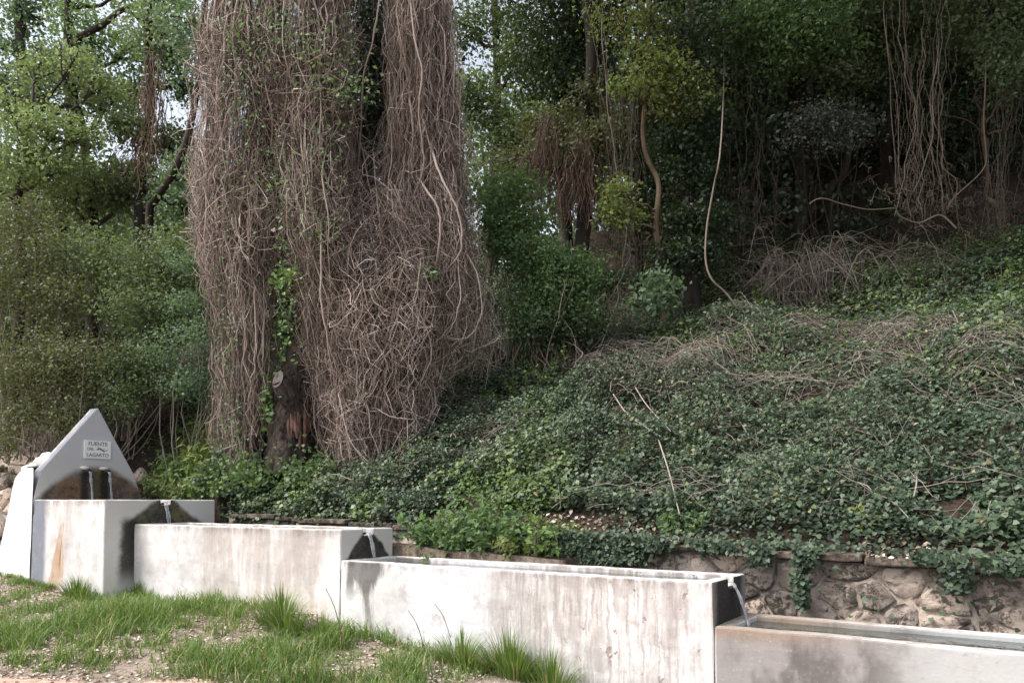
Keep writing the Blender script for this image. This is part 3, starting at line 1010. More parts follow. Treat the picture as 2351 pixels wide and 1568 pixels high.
put('R', 400, 14, (0, 560), (150, 420), 18, (.003, .007), 6, inset=(.8, 1.1))
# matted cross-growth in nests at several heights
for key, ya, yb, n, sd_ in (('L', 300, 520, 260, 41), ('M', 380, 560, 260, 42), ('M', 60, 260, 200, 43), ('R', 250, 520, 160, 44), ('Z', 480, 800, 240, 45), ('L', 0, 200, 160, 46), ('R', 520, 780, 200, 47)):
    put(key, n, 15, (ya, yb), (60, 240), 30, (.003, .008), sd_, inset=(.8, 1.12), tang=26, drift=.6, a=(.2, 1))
put('C', 70, 14, (-260, 200), (300, 800), 8, (.004, .010), 7, a=(.0, .5))  # recess strands coloured darker, shade put into their tone
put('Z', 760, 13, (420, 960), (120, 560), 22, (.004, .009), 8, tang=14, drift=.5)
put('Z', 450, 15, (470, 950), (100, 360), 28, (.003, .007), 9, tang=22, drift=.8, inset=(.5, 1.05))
# short twiglets and tendrils all over the outside
for key, n, sd_ in (('L', 800, 11), ('M', 950, 12), ('R', 700, 13), ('Z', 750, 14)):
    c = COLS[key]
    put(key, n, 7, (c['y'][0], c['y'][-1] - 70), (30, 110), 15, (.0025, .0055), sd_, a=(.2, 1), inset=(.85, 1.12), tang=16, drift=.35, flare=.45)
# loose hair on both outer edges
put('L', 260, 14, (-200, 800), (120, 420), 12, (.002, .004), 15, inset=(1.0, 1.35), front=1.7, a=(.3, 1))
put('R', 260, 14, (-200, 600), (120, 420), 12, (.002, .004), 16, inset=(1.0, 1.30), front=1.7, a=(.2, .9))
put('Z', 200, 14, (450, 1000), (120, 300), 30, (.002, .004), 17, inset=(1.0, 1.25), front=1.7, a=(.2, .9), tang=12)
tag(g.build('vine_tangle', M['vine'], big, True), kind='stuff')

# stems one can follow, each a part of its own
def stem(pts, r0, r1, k=22, a=.5, mat='stem', seed=0, wob=.02):
    P_ = spline(pts, k)
    rr_ = np.random.default_rng(seed)
    t = np.linspace(0, 1, k)
    P_ = P_ + wob*np.stack([np.sin(t*rr_.uniform(8, 20) + rr_.uniform(0, 6)) for _ in range(3)], -1)
    R_ = np.linspace(r0, r1, k)*.60*(1 + .30*(rr_.random(k) - .5))
    P_ = P_ + .010*np.cumsum(rr_.normal(size=(k, 3)), 0)*np.sin(np.pi*t)[:, None]
    V, F, _ = tubes(P_[None], R_[None], 6, seed)
    g = Geo()
    g.add(V, F, a*.7)
    return g.build('vine_stem', M[mat], big, True)
hand = [
    ([(985, 320), (1005, 400), (1034, 470), (1050, 530), (1045, 590), (1012, 632)], 12.30, .036, .020, .9),
    ([(1040, 500), (1062, 540), (1046, 600)], 12.28, .022, .010, .8),
    ([(950, 395), (985, 450), (1006, 510), (1002, 600), (990, 625)], 12.33, .034, .022, .75),
    ([(970, 470), (985, 520), (978, 570)], 12.36, .02, .012, .6),
    ([(742, 440), (736, 560), (736, 680), (756, 790), (772, 900)], 12.10, .030, .018, .8),
    ([(752, 300), (748, 420), (765, 560), (760, 700)], 12.12, .022, .014, .7),
    ([(880, -60), (868, 40), (846, 150), (834, 240), (820, 400)], 12.85, .028, .016, .6),
    ([(936, -60), (950, 90), (962, 160), (955, 260), (968, 380), (940, 470)], 12.35, .026, .014, .7),
    ([(830, 330), (850, 440), (880, 540), (895, 640)], 12.75, .024, .014, .4),
    ([(858, 350), (870, 480), (900, 600), (930, 720)], 12.55, .022, .012, .55),
    ([(795, 540), (830, 620), (850, 700), (848, 820)], 12.15, .02, .012, .6),
    ([(925, 640), (965, 720), (985, 800), (960, 880), (990, 950)], 12.15, .022, .012, .65),
    ([(1058, 560), (1098, 640), (1104, 720), (1085, 770), (1040, 778), (1005, 760)], 12.32, .014, .010, .9),
    ([(1050, 560), (1052, 660), (1040, 740), (1010, 792)], 12.25, .015, .010, .95),
    ([(828, 922), (872, 945), (940, 962), (985, 950)], 12.02, .015, .012, .9),
    ([(776, 900), (800, 1000), (860, 1080), (930, 1108), (1010, 1104), (1070, 1060), (1120, 985)], 11.95, .015, .010, .7),
    ([(770, 960), (830, 1050), (900, 1090), (980, 1085), (1050, 1040)], 11.98, .013, .009, .75),
    ([(748, 1010), (830, 1012), (915, 990)], 12.0, .012, .009, .85),
    ([(830, 880), (850, 960), (876, 1040), (890, 1100)], 11.95, .014, .009, .75),
    ([(560, 620), (565, 740), (552, 870)], 12.35, .022, .014, .6),
    ([(585, 560), (588, 700), (580, 800), (590, 850), (570, 890)], 12.33, .025, .016, .7),
    ([(604, 600), (607, 740), (606, 830), (594, 870)], 12.35, .022, .015, .65),
    ([(545, 640), (556, 760), (548, 840), (575, 900), (580, 1000)], 12.36, .02, .012, .55),
    ([(500, 380), (545, 345), (600, 345)], 12.30, .014, .010, .9),
    ([(470, 500), (520, 480), (540, 430)], 12.35, .012, .009, .5),
    ([(610, 110), (640, 150), (655, 190)], 12.12, .013, .008, .95),
    ([(520, 30), (560, 90), (575, 160)], 12.30, .013, .009, .85),
]
for i, (pt, d, r0, r1, a) in enumerate(hand):
    px = np.array(pt, float)
    dz = np.zeros(len(px)); dz[0] = .5; dz[-1] = .35
    stem(W(px[:, 0], px[:, 1], dz + d - (.22 if px[:, 0].mean() > 720 else .08) + .04*np.sin(np.arange(len(px))*2.1)), r0, r1, 26, a, seed=i, wob=.012)
for key, n, sd_ in (('L', 32, 31), ('M', 38, 32), ('R', 40, 33), ('Z', 36, 34), ('C', 12, 35)):
    P_, R_, ins, rn = strands(key, n, 18, (COLS[key]['y'][0], COLS[key]['y'][-1] - 330), (260, 700), 13, (.009, .019), sd_, inset=(.93, 1.06), front=1.25, tang=6)
    for i in range(n):
        V, F, _ = tubes(P_[i:i+1], R_[i:i+1], 5, i)
        gg = Geo(); gg.add(V, F, .05 + .8*rn[i])
        gg.build('vine_stem', M['stem'], big, True)

# leaves caught in the curtain, and ivy up the trunk in the gap
g = Geo()
r = np.random.default_rng(8)
def blobs(px, py, rx, ry, d, n, s, v, shape='plain', dd=.35):
    C = W(px + rx*r.normal(size=n)*.55, py + ry*r.normal(size=n)*.55, d + dd*r.normal(size=n))
    N = nrm(-fwd + .5*upv + .7*r.normal(size=(n, 3)))
    V, F, k = leaves(C, N, s*(.6 + .8*r.random(n)), shape, n)
    g.add(V, F, np.repeat(np.clip(v + .3*r.normal(size=n), 0, 1), k))
for b_ in ((560, 80, 60, 90, 12.35, 300, .07, .5), (560, 220, 50, 120, 12.3, 260, .06, .5), (720, 120, 90, 90, 12.1, 420, .065, .6), (800, 200, 60, 50, 12.2, 220, .07, .8),
           (640, 60, 50, 70, 12.2, 200, .06, .4), (740, 330, 60, 120, 12.1, 320, .06, .4), (640, 420, 60, 100, 12.2, 260, .06, .45), (730, 520, 60, 70, 12.1, 240, .06, .6),
           (560, 400, 60, 90, 12.3, 180, .055, .4), (520, 700, 40, 250, 12.3, 420, .05, .35), (530, 960, 40, 100, 12.3, 260, .05, .4), (800, 120, 30, 120, 12.5, 160, .06, .5), (990, 628, 30, 15, 12.2, 60, .07, .9)):
    blobs(*b_)
tag(g.build('sprouting_leaves', M['fresh'], big), kind='stuff')
g = Geo()
for b_ in ((655, 640, 30, 28, 12.45, 260, .055, .75), (655, 740, 32, 95, 12.55, 420, .048, .4), (660, 560, 40, 60, 12.7, 300, .06, .3), (612, 930, 14, 60, 12.6, 140, .07, .35), (700, 1085, 70, 40, 12.3, 900, .052, .1),
           (560, 1090, 70, 50, 12.3, 1000, .052, .2), (800, 1160, 80, 40, 12.0, 900, .052, .15)):
    blobs(*b_, 'ivy')
tag(g.build('climbing_ivy', M['bramble'], big), kind='stuff')
# dark leaves filling the hollow between the curtains, in place of its shade
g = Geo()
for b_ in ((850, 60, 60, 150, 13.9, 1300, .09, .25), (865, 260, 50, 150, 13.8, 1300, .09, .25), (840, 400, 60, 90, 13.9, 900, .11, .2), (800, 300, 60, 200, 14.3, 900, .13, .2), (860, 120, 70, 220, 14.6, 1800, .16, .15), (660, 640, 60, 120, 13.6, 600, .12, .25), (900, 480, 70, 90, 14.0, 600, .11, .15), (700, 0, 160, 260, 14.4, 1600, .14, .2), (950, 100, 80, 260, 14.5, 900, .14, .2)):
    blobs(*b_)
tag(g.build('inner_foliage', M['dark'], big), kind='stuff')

# ---------------------------------------------------------------- ivy slope
g = Geo()
r = np.random.default_rng(15)
n = 540000
s_ = r.uniform(-12.5, 8.5, n); q_ = 1.55 + 9.2*r.random(n)**1.15
P_ = np.stack([s_, q_, T(s_, q_)], -1)
dens = fbm(P_, 1.3, 31)
patch = fbm(P_, .55, 41)
brush = fbm(P_*[1, 1.6, 0], .5, 55)
rel = P_ - CAM
dep = rel@fwd
lat = (rel@rgt)/dep
dens = .6*dens + .4*fbm(P_, 3.6, 33)
keep = (dens > np.where(q_ < 4, .31, .36)) & ~((q_ < 2.0) & (s_ > -4.4) & (s_ < -1.9)) & ~((q_ < 2.5) & (s_ < -9.0)) & (lat > -.75) & (lat < .74) & (r.random(n) < np.clip(1.15 - .085*np.maximum(q_ - 3, 0), .2, 1)*np.where(brush > .62, .45, 1))
keep &= ~((q_ < 1.9) & (r.random(n) < .6) & (s_ > -2))
s_, q_, P_, patch, dens = s_[keep], q_[keep], P_[keep], patch[keep], dens[keep]
N = TN(s_, q_)
n = len(s_)
lift = r.random(n)**1.2*(.05 + .38*sstep(.30, .65, dens)) + .30*(fbm(P_, 2.7, 37) - .42)
C = P_ + N*lift[:, None]
Nn = nrm(N*.30 + np.array([-.1, -.38, .75]) + .48*r.normal(size=(n, 3)))
size = (.025 + .029*r.random(n))*(1 + .25*(patch > .6))*(1 + .07*np.clip(q_ - 2, 0, 6))
lift *= sstep(1.5, 2.4, q_)*.85 + .15
v = np.clip(.10 + .25*(fbm(P_, .9, 77) - .3) + .55*r.random(n)**1.3 + .75*sstep(.52, .72, patch)*r.random(n) + .1*(lift > .15), 0, .93)
v = np.where(r.random(n) < .014, 1.0, np.where((s_ > .6) & (q_ < 4.5), np.minimum(v, .55 + .15*r.random(n)), v))
nr = q_ < 2.7
for sel, sh in ((nr, 'ivy'), (~nr, 'plain')):
    V, F, k = leaves(C[sel], Nn[sel], size[sel]*(1 if sh == 'ivy' else 1.25), sh, 5)
    g.add(V, F, np.repeat(v[sel], k))
# fringes hanging over the wall
for x0, w_, dn, m_ in ((1340, 60, .40, 900), (1250, 50, .40, 700), (1430, 50, .30, 500), (1500, 40, .14, 220), (1640, 60, .10, 180), (1832, 14, .58, 300), (1855, 22, .18, 140), (2130, 40, .08, 110), (2190, 34, .30, 240), (2300, 50, .12, 160), (1740, 30, .22, 120), (1170, 60, .4, 600)):
    m_ = int(m_*1.9)
    px = x0 + w_*r.normal(size=m_)*.5
    ub = (px - IW/2)/FPX
    dirs = fwd + ub[:, None]*rgt
    tq = (1.30 - CAM[1])/dirs[:, 1]
    C = CAM + dirs*tq[:, None]
    C[:, 2] = wall_top(C[:, 0]) + .06 - dn*r.random(m_)**1.2
    C[:, 1] += .12*r.random(m_) - .04
    V, F, k = leaves(C, nrm(np.array([0, -.8, .35]) + .5*r.normal(size=(m_, 3))), .028 + .028*r.random(m_), 'ivy', x0)
    g.add(V, F, np.repeat(np.clip(.1 + .6*r.random(m_), 0, 1), k))
tag(g.build('ivy_cover', M['ivy']), 'glossy dark ivy carpeting the slope and trailing over the wall', None, None, 'stuff')

# lighter bramble shoots standing out of the ivy in drifts
g = Geo()
n = 160000
s_ = r.uniform(-12.5, 8.5, n); q_ = 1.7 + 9.5*r.random(n)
P_ = np.stack([s_, q_, T(s_, q_)], -1)
pb = .6*fbm(P_, .55, 41) + .4*fbm(P_, 1.6, 43)
rel = P_ - CAM; dep = rel@fwd; lat = (rel@rgt)/dep
keep = (pb + .018*np.clip(q_ - 3.5, -2, 5) + .10*(s_ < -8.4) > .532) & (np.abs(lat) < .74) & (r.random(n) < .7) & ~((s_ > 1.2) & (q_ < 4.2))
s_, q_, P_, pb = s_[keep], q_[keep], P_[keep], pb[keep]
n = len(s_)
N = TN(s_, q_)
tip = fbm(P_, 4.5, 47)
C = P_ + N*(.10 + .42*r.random(n)*tip)[:, None]
V, F, k = leaves(C, nrm(N*.5 + np.array([-.1, -.3, .5]) + .6*r.normal(size=(n, 3))), (.032 + .04*r.random(n)), 'plain', 25)
g.add(V, F, np.repeat(np.clip(.15 + .5*tip + .3*r.normal(size=n), 0, 1), k))
tag(g.build('bramble_cover', M['bramble']), 'light green bramble leaves drifting through the ivy slope', None, None, 'stuff')

# dead brush lying over the ivy
g = Geo()
n = 7000
s_ = r.uniform(-7, 8, n); q_ = 1.9 + 8.5*r.random(n)
th = r.uniform(0, 6.28, n); L = r.uniform(.25, .9, n)
t = np.linspace(-.5, .5, 6)[None]
sx = s_[:, None] + np.cos(th)[:, None]*L[:, None]*t; qx = q_[:, None] + .7*np.sin(th)[:, None]*L[:, None]*t
zx = T(sx, qx) + r.uniform(.12, .40, (n, 1)) + .15*L[:, None]*(.25 - t*t) + .02*r.normal(size=(n, 6))
ok = fbm(np.stack([s_, q_, 0*s_], -1), .7, 58) > .42
V, F, ix = tubes(np.stack([sx, qx, zx], -1)[ok], (.002 + .003*r.random((ok.sum(), 1)))*np.ones((1, 6)), 3, 9)
g.add(V, F, r.random(n)[ix])
def brush_patch(px, py, rx, ry, n, L, lift, seed, rad=.006):
    r = np.random.default_rng(seed)
    for _ in range(n):
        p = on_ground(px + rx*r.normal()*.5, py + ry*r.normal()*.5)
        th = r.uniform(0, 2*math.pi)
        l_ = L*r.uniform(.4, 1.2)
        d = np.array([math.cos(th), math.sin(th)*.6])
        t = np.linspace(-.5, .5, 7)
        s, q = p[0] + d[0]*l_*t, p[1] + d[1]*l_*t
        z = T(s, q) + lift*r.uniform(.3, 1.3) + .12*l_*(.25 - t*t) + .03*r.normal(size=7)
        V, F, _ = tubes(np.stack([s, q, z], -1)[None], np.full((1, 7), rad*r.uniform(.5, 1.2)), 3, seed)
        g.add(V, F, r.random()*.8)
brush_patch(2080, 815, 190, 55, 420, 1.2, .28, 1)
brush_patch(1560, 880, 230, 60, 420, 1.2, .28, 2)
brush_patch(1300, 850, 120, 60, 70, 1.0, .28, 3)
brush_patch(1400, 780, 200, 60, 60, .9, .25, 4)
brush_patch(1050, 1000, 120, 80, 260, 1.1, .25, 5, .005)
brush_patch(2200, 900, 200, 90, 60, 1.0, .25, 6)
brush_patch(1900, 1000, 300, 110, 160, .9, .25, 7, .004)
brush_patch(1800, 720, 300, 50, 160, 1.1, .3, 8, .006)
tag(g.build('dead_brush', M['twig']), 'dry grey-brown brush lying across the ivy slope', None, None, 'stuff')

# long pale canes one can pick out
canes = [([(1408, 905), (1440, 950), (1490, 985), (1530, 1010)], 'pale bramble cane leaning across the ivy right of the big tree, left of a pair'),
         ([(1450, 875), (1485, 930), (1540, 990)], 'pale bramble cane on the ivy, upper right of a parallel pair'),
         ([(1512, 1010), (1535, 1080), (1560, 1180)], 'upright pale cane standing above the pale green clump on the wall'),
         ([(1600, 880), (1660, 915), (1720, 1000)], 'pale cane sloping down right from the brown brush in the middle of the slope'),
         ([(1560, 870), (1660, 872), (1760, 868)], 'level dry cane across the ivy at mid slope'),
         ([(2105, 1060), (2104, 1110), (2098, 1140)], 'short upright pale cane in the ivy at the lower right'),
         ([(2020, 1080), (2030, 1120)], 'stubby grey stalk in the ivy left of the short upright cane'),
         ([(1980, 795), (2100, 840), (2200, 838)], 'long dry cane lying on the brown brush at the upper right of the slope'),
         ([(1130, 970), (1150, 1020), (1175, 1050)], 'thin dead cane at the right foot of the vine curtain')]
for i, (pt, lab) in enumerate(canes):
    pp = np.array([on_ground(*p_) for p_ in pt])
    pp = pp - (pp - CAM)*(.035 if i != 2 else .05)
    K = 14
    Q = spline(pp, K) if len(pp) > 2 else np.linspace(pp[0], pp[1], K)
    V, F, _ = tubes(Q[None], np.linspace(.011, .006, K)[None], 5, i)
    gg = Geo(); gg.add(V, F, .9)
    tag(gg.build('bramble_cane', M['twig'], None, True), lab, 'cane', 'dry canes on the ivy slope')

# ---------------------------------------------------------------- trees of the wood behind
def branch_tubes(g, pts, r0, r1, k=14, sides=7, seed=0, a=.5, wob=.03):
    P_ = spline(pts, k)
    rr_ = np.random.default_rng(seed)
    t = np.linspace(0, 1, k)
    P_ = P_ + wob*np.stack([np.sin(t*rr_.uniform(6, 16) + rr_.uniform(0, 6)) for _ in range(3)], -1)*np.minimum(t*6, 1)[:, None]
    V, F, _ = tubes(P_[None], np.linspace(r0, r1, k)[None], sides, seed)
    g.add(V, F, a)
    return P_

def crown(g, C0, R, n, size, seed, shape='plain', v0=.5, flat=.8, gap=.42):
    """leaves in small sprays filling an ellipsoid, with holes"""
    r = np.random.default_rng(seed)
    m = max(5, n//26)
    d = nrm(r.normal(size=(m, 3)))*(r.random((m, 1))**(1/2.4))
    cl = C0 + d*R*np.array([1, 1, flat])*r.uniform(.55, 1.35, 3)
    cl += .30*R*(np.stack([fbm(cl, 1.6/R, seed + 50 + i_) for i_ in range(3)], -1) - .5)*2
    hole = fbm(cl, .9/max(.6, R*.5), seed + 3)
    cl = cl[hole > gap*.9]
    if not len(cl): return
    per = n//len(cl) + 1
    ci = np.repeat(np.arange(len(cl)), per)
    sp = .13 + .09*R
    off = r.normal(size=(len(ci), 3))*np.array([sp, sp, sp*.55])
    C = cl[ci] + off
    out = nrm(C - C0)
    N = nrm(.5*out + np.array([0, 0, .55]) + .75*r.normal(size=out.shape))
    V, F, k = leaves(C, N, size*(.6 + .8*r.random(len(ci))), shape, seed)
    clv = r.normal(size=len(cl))*.16
    v = np.clip(v0 + clv[ci] + .18*r.normal(size=len(ci)), 0, 1)
    g.add(V, F, np.repeat(v, k))

def tree(name, label, base, path, r0, r1, blobs_, leaf, size, seed, bark='bark', dead=None, group='trees of the wood', cat='tree', deadmat='redvine'):
    """base (x, y, d) of the trunk, path of (x, y, d), blobs of (x, y, d, R, n)"""
    b0 = W(*base)
    b0[2] = T(b0[0], b0[1]) - .15
    t = thing(name, label, cat, b0, group)
    g = Geo()
    tr = [b0] + [W(*p_) for p_ in path]
    P_ = branch_tubes(g, tr, r0, r1, 30, 9, seed, wob=.06)
    for j, (x_, y_, d_, R, n) in enumerate(blobs_):
        c_ = W(x_, y_, d_)
        src = P_[min(len(P_) - 2, max(4, int(np.argmin(np.linalg.norm(P_ - (c_ - [0, 0, R*.6]), axis=1)))))]
        mid = (src + c_)/2 + np.array([0, 0, -.15*R])
        branch_tubes(g, [src, mid, c_], r1*.85, r1*.25, 8, 5, seed + j)
        rr_ = np.random.default_rng(seed*31 + j)
        for _ in range(5):
            e_ = c_ + nrm(rr_.normal(size=3))*R*.8
            branch_tubes(g, [c_ - (c_ - src)*.25, (c_ + e_)/2 + .1*rr_.normal(size=3), e_], r1*.35, r1*.08, 6, 4, seed + j)
    g.build('trunk', M[bark], t, True)
    g = Geo()
    for j, (x_, y_, d_, R, n) in enumerate(blobs_):
        crown(g, W(x_, y_, d_), R, int(n*1.45), size*.78, seed*17 + j, v0=.68 if base[0] < 500 else .45)  # leftward crowns paler, the hazy brightness there put into leaf colour
    if g.n: tag(g.build('crown', M[leaf], t), kind='stuff')
    if dead:
        g = Geo()
        r = np.random.default_rng(seed + 400)
        for (x0, ya, x1, yb, w_, d_, n) in dead:
            k = 10
            tt = np.linspace(0, 1, k)[None]
            y0_ = ya + (yb - ya)*.5*r.random((n, 1))
            y1_ = np.minimum(yb + 15*r.normal(size=(n, 1)), y0_ + (yb - ya)*r.uniform(.3, .8, (n, 1)))
            y_ = y0_ + (y1_ - y0_)*tt
            ctr = x0 + (x1 - x0)*(y_ - ya)/(yb - ya)
            x_ = ctr + w_*r.normal(size=(n, 1))*.5*(.5 + .9*(y_ - ya)/(yb - ya)) + 5*np.sin(tt*r.uniform(5, 16, (n, 1)) + r.uniform(0, 6, (n, 1)))
            dd = d_ + .25*r.normal(size=(n, 1)) + 0*tt
            V, F, ix = tubes(W(x_, y_, dd), (.004 + .006*r.random((n, 1)))*np.ones((1, k)), 3, seed)
            g.add(V, F, r.random(n)[ix])
        tag(g.build('dead_vines', M[deadmat], t, True), kind='stuff')
    return t

TR = 'trees of the wood'
tree('oak_tree', 'blue-green leaved tree filling the top left corner against the sky', (70, 700, 20), [(75, 500, 20), (60, 250, 20), (30, -150, 20)], .20, .10,
     [(30, 90, 20, 1.0, 900), (120, 150, 20.5, .9, 800), (-40, 220, 20, 1.2, 1100), (70, -60, 20, 1.3, 700), (10, 190, 20, .8, 700), (75, 20, 20, .8, 500)], 'blue', .13, 1)
tree('oak_tree', 'tree with one long dark bare branch reaching up right at the top left', (140, 700, 18.5), [(150, 450, 18.5), (160, 200, 18.5), (150, -100, 18.5)], .17, .08,
     [(220, 90, 18.3, .7, 600), (300, 120, 18.5, .8, 800), (205, 170, 18.5, .7, 700), (160, 20, 18.5, .7, 500), (320, 210, 18.8, .7, 600), (290, -20, 18.5, .9, 600)], 'fresh', .12, 2)
g = Geo()
lb = [o for o in COL.objects if o.get('label', '').startswith('tree with one long dark')][0]
branch_tubes(g, [W(155, 150, 18.3), W(180, 85, 18), W(240, 52, 17.8), W(290, 22, 17.7), W(330, 12, 17.6), W(328, 2, 17.6)], .085, .04, 24, 7, 3)
g.build('branch', M['bark'], lb, True)
tree('maple_tree', 'pale yellow-green low tree at the left edge, halfway up', (40, 760, 15.5), [(45, 600, 15.5), (50, 420, 15.5), (60, 300, 15.5)], .12, .05,
     [(40, 345, 15.3, .8, 1300), (130, 310, 15.5, .7, 1000), (20, 250, 15.6, .45, 350), (190, 320, 15.8, .5, 450), (-30, 390, 15.3, .8, 800), (110, 400, 15.2, .6, 700), (170, 140, 16, .4, 250), (90, 150, 16.2, .4, 220), (235, 200, 16.2, .4, 260)], 'spring', .105, 3)
tree('maple_tree', 'green leafy tree behind the yellow-green one, left of the red-brown vine bundle', (215, 760, 17), [(215, 600, 17), (200, 400, 17), (170, 200, 17)], .15, .07,
     [(150, 180, 17, .8, 1000), (250, 240, 17, .7, 900), (90, 230, 17.2, .7, 800), (240, 420, 16.8, .8, 1300), (300, 440, 16.6, .7, 1300), (160, 450, 16.6, .8, 1200)], 'mid', .115, 4)
tree('vine_wrapped_tree', 'slim tree on the left hung with a bundle of red-brown dead vines', (330, 760, 16.5), [(325, 560, 16.5), (330, 350, 16.5), (345, 150, 16.5), (350, -100, 16.5)], .15, .07,
     [(350, 50, 16.5, .8, 800), (400, 120, 16.6, .7, 800), (290, 290, 16.3, .5, 700), (400, 330, 16.8, .7, 1200), (420, 190, 17, .6, 600), (390, -20, 16.8, .8, 600)], 'mid', .11, 5,
     dead=[(350, 90, 330, 400, 44, 16.2, 80), (330, 300, 320, 440, 80, 16.1, 80)])
tree('leaning_tree', 'dark slender trunk leaning right beside the vine curtain', (350, 640, 15), [(350, 540, 15), (365, 460, 15), (400, 370, 15), (440, 265, 15), (468, 150, 15), (480, -60, 15)], .085, .05,
     [(440, 40, 15.3, .8, 1100), (420, 400, 15.6, .6, 900), (460, 120, 15.5, .7, 900), (430, 470, 15.3, .5, 700)], 'blue', .11, 6)
tree('oak_tree', 'hazy sparse tree seen right of the curtain top, sky through it', (1130, 740, 21), [(1130, 500, 21), (1140, 200, 21), (1130, -100, 21)], .17, .08,
     [(1080, 60, 21, 1.1, 1400), (1190, 130, 20.5, 1.0, 1400), (1090, 230, 20, 1.1, 1700), (1160, 300, 19.5, 1.0, 1500), (1180, -20, 21, 1.2, 1300)], 'mid', .125, 7)
tree('evergreen_oak', 'dark glossy evergreen in the top middle, right of the pale sky gap', (1295, 760, 18), [(1292, 500, 18), (1290, 250, 18), (1300, -80, 18)], .19, .09,
     [(1280, 60, 17.8, 1.0, 2000), (1250, 160, 17.8, .9, 1700), (1340, 120, 17.6, .8, 1500), (1310, 210, 17.4, .8, 1400), (1290, -60, 18, 1.5, 1700), (1370, 30, 17.6, .8, 1300)], 'dark', .12, 8)
tree('vine_wrapped_tree', 'tree right of the curtain with a fan of brown dead vines on its trunk', (1330, 760, 16), [(1332, 600, 16), (1340, 400, 16), (1350, 200, 16), (1345, -60, 16)], .19, .10,
     [(1290, 360, 16, .7, 1100), (1390, 330, 15.8, .6, 1000), (1250, 280, 16.4, .7, 1100), (1200, 380, 16.5, .6, 900), (1345, 250, 16, .6, 900)], 'olive', .105, 9,
     dead=[(1335, 300, 1325, 520, 62, 15.7, 220), (1260, 250, 1250, 480, 40, 15.8, 130), (1220, 330, 1215, 520, 30, 15.9, 60)])
tree('maple_tree', 'tree with yellow-green leaf sprays lit against the dark, upper middle right', (1520, 720, 14.5), [(1518, 560, 14.5), (1505, 430, 14.5), (1488, 355, 14.5), (1480, 200, 14.5), (1490, -80, 14.5)], .055, .04,
     [(1495, 165, 14, .40, 300), (1440, 200, 14, .26, 190), (1545, 150, 14, .34, 220), (1410, 50, 14.2, .5, 260), (1500, 40, 14.2, .5, 240), (1535, 215, 14.1, .25, 150), (1580, 180, 14.3, .3, 150), (1460, 120, 14.1, .3, 160), (1420, 440, 14, .28, 260), (1440, 500, 14, .25, 220), (1405, 480, 14, .22, 160), (1560, 220, 14.2, .5, 700)], 'yellow', .10, 10, bark='palebark')
tree('ivy_clad_tree', 'trunk clothed in dark green ivy, right of the pale crooked stem', (1590, 740, 15), [(1590, 560, 15), (1580, 350, 15), (1585, 100, 15), (1590, -100, 15)], .18, .11,
     [(1575, 400, 14.8, .5, 1000), (1590, 500, 14.8, .5, 1000), (1560, 330, 14.8, .5, 900), (1600, 580, 14.8, .45, 800), (1540, 600, 14.6, .35, 500), (1600, 230, 14.7, .8, 1500), (1580, 100, 14.8, 1.0, 1700)], 'dark', .105, 11)
tree('maple_tree', 'bright green canopy branch hanging at the top, right of centre', (1830, 640, 17), [(1835, 420, 17), (1830, 200, 16.5), (1815, -60, 16)], .16, .08,
     [(1740, 40, 14.5, .7, 1300), (1810, 90, 14.5, .65, 1200), (1870, 50, 14.5, .7, 1200), (1690, 90, 15, .7, 1200), (1790, 140, 14.8, .5, 800), (1900, 110, 14.8, .5, 700)], 'fresh', .10, 12)
tree('maple_tree', 'dim green canopy above the hanging lianas at the top right', (2040, 640, 18), [(2040, 400, 18), (2030, 150, 17), (2010, -80, 16)], .16, .08,
     [(1990, 60, 15, .8, 1500), (2070, 110, 15.2, .8, 1300), (1940, 180, 15, .5, 700), (2150, 50, 15.4, .9, 1300), (2000, -40, 15, 1.1, 1300)], 'mid', .105, 13)
tree('evergreen_oak', 'dark tree with a slanting trunk in the top right corner', (2420, 600, 15), [(2400, 300, 15), (2351, 130, 14.5), (2280, 0, 14), (2220, -120, 14)], .12, .07,
     [(2310, 110, 13.5, .45, 700), (2320, 180, 13.3, .4, 500), (2250, 40, 14, .7, 1000), (2351, 20, 13.8, .6, 900), (2180, -60, 14, 1.0, 1200)], 'mid', .095, 14)
tree('evergreen_oak', 'shaded evergreen behind the ivy-clad trunk, top centre right', (1680, 680, 18), [(1690, 400, 18), (1680, 150, 18), (1670, -100, 18)], .20, .10,
     [(1650, 60, 17.5, 1.1, 1800), (1700, 200, 17.5, 1.0, 1600), (1620, 180, 17.5, .8, 1200), (1750, 240, 17.5, .8, 1200), (1660, 300, 17.5, .8, 1100)], 'dark', .12, 15)
tree('evergreen_oak', 'shaded evergreen over the grey-leaved shrub at the upper right', (1960, 600, 20), [(1960, 350, 20), (1950, 100, 20), (1940, -120, 20)], .20, .10,
     [(1900, 130, 19.5, 1.2, 1800), (2010, 200, 19.5, 1.1, 1600), (1830, 220, 19.5, 1.0, 1400), (2090, 240, 19.5, 1.0, 1300)], 'dark', .13, 16)
tree('evergreen_oak', 'shaded evergreen at the right edge behind the curved liana', (2240, 560, 19), [(2240, 300, 19), (2240, 50, 19), (2240, -150, 19)], .18, .09,
     [(2200, 150, 18.5, 1.1, 1600), (2300, 260, 18.5, 1.1, 1500), (2150, 280, 18.5, .9, 1100), (2360, 120, 18.5, 1.0, 1300), (2260, 380, 18.5, .8, 700)], 'dark', .13, 17)
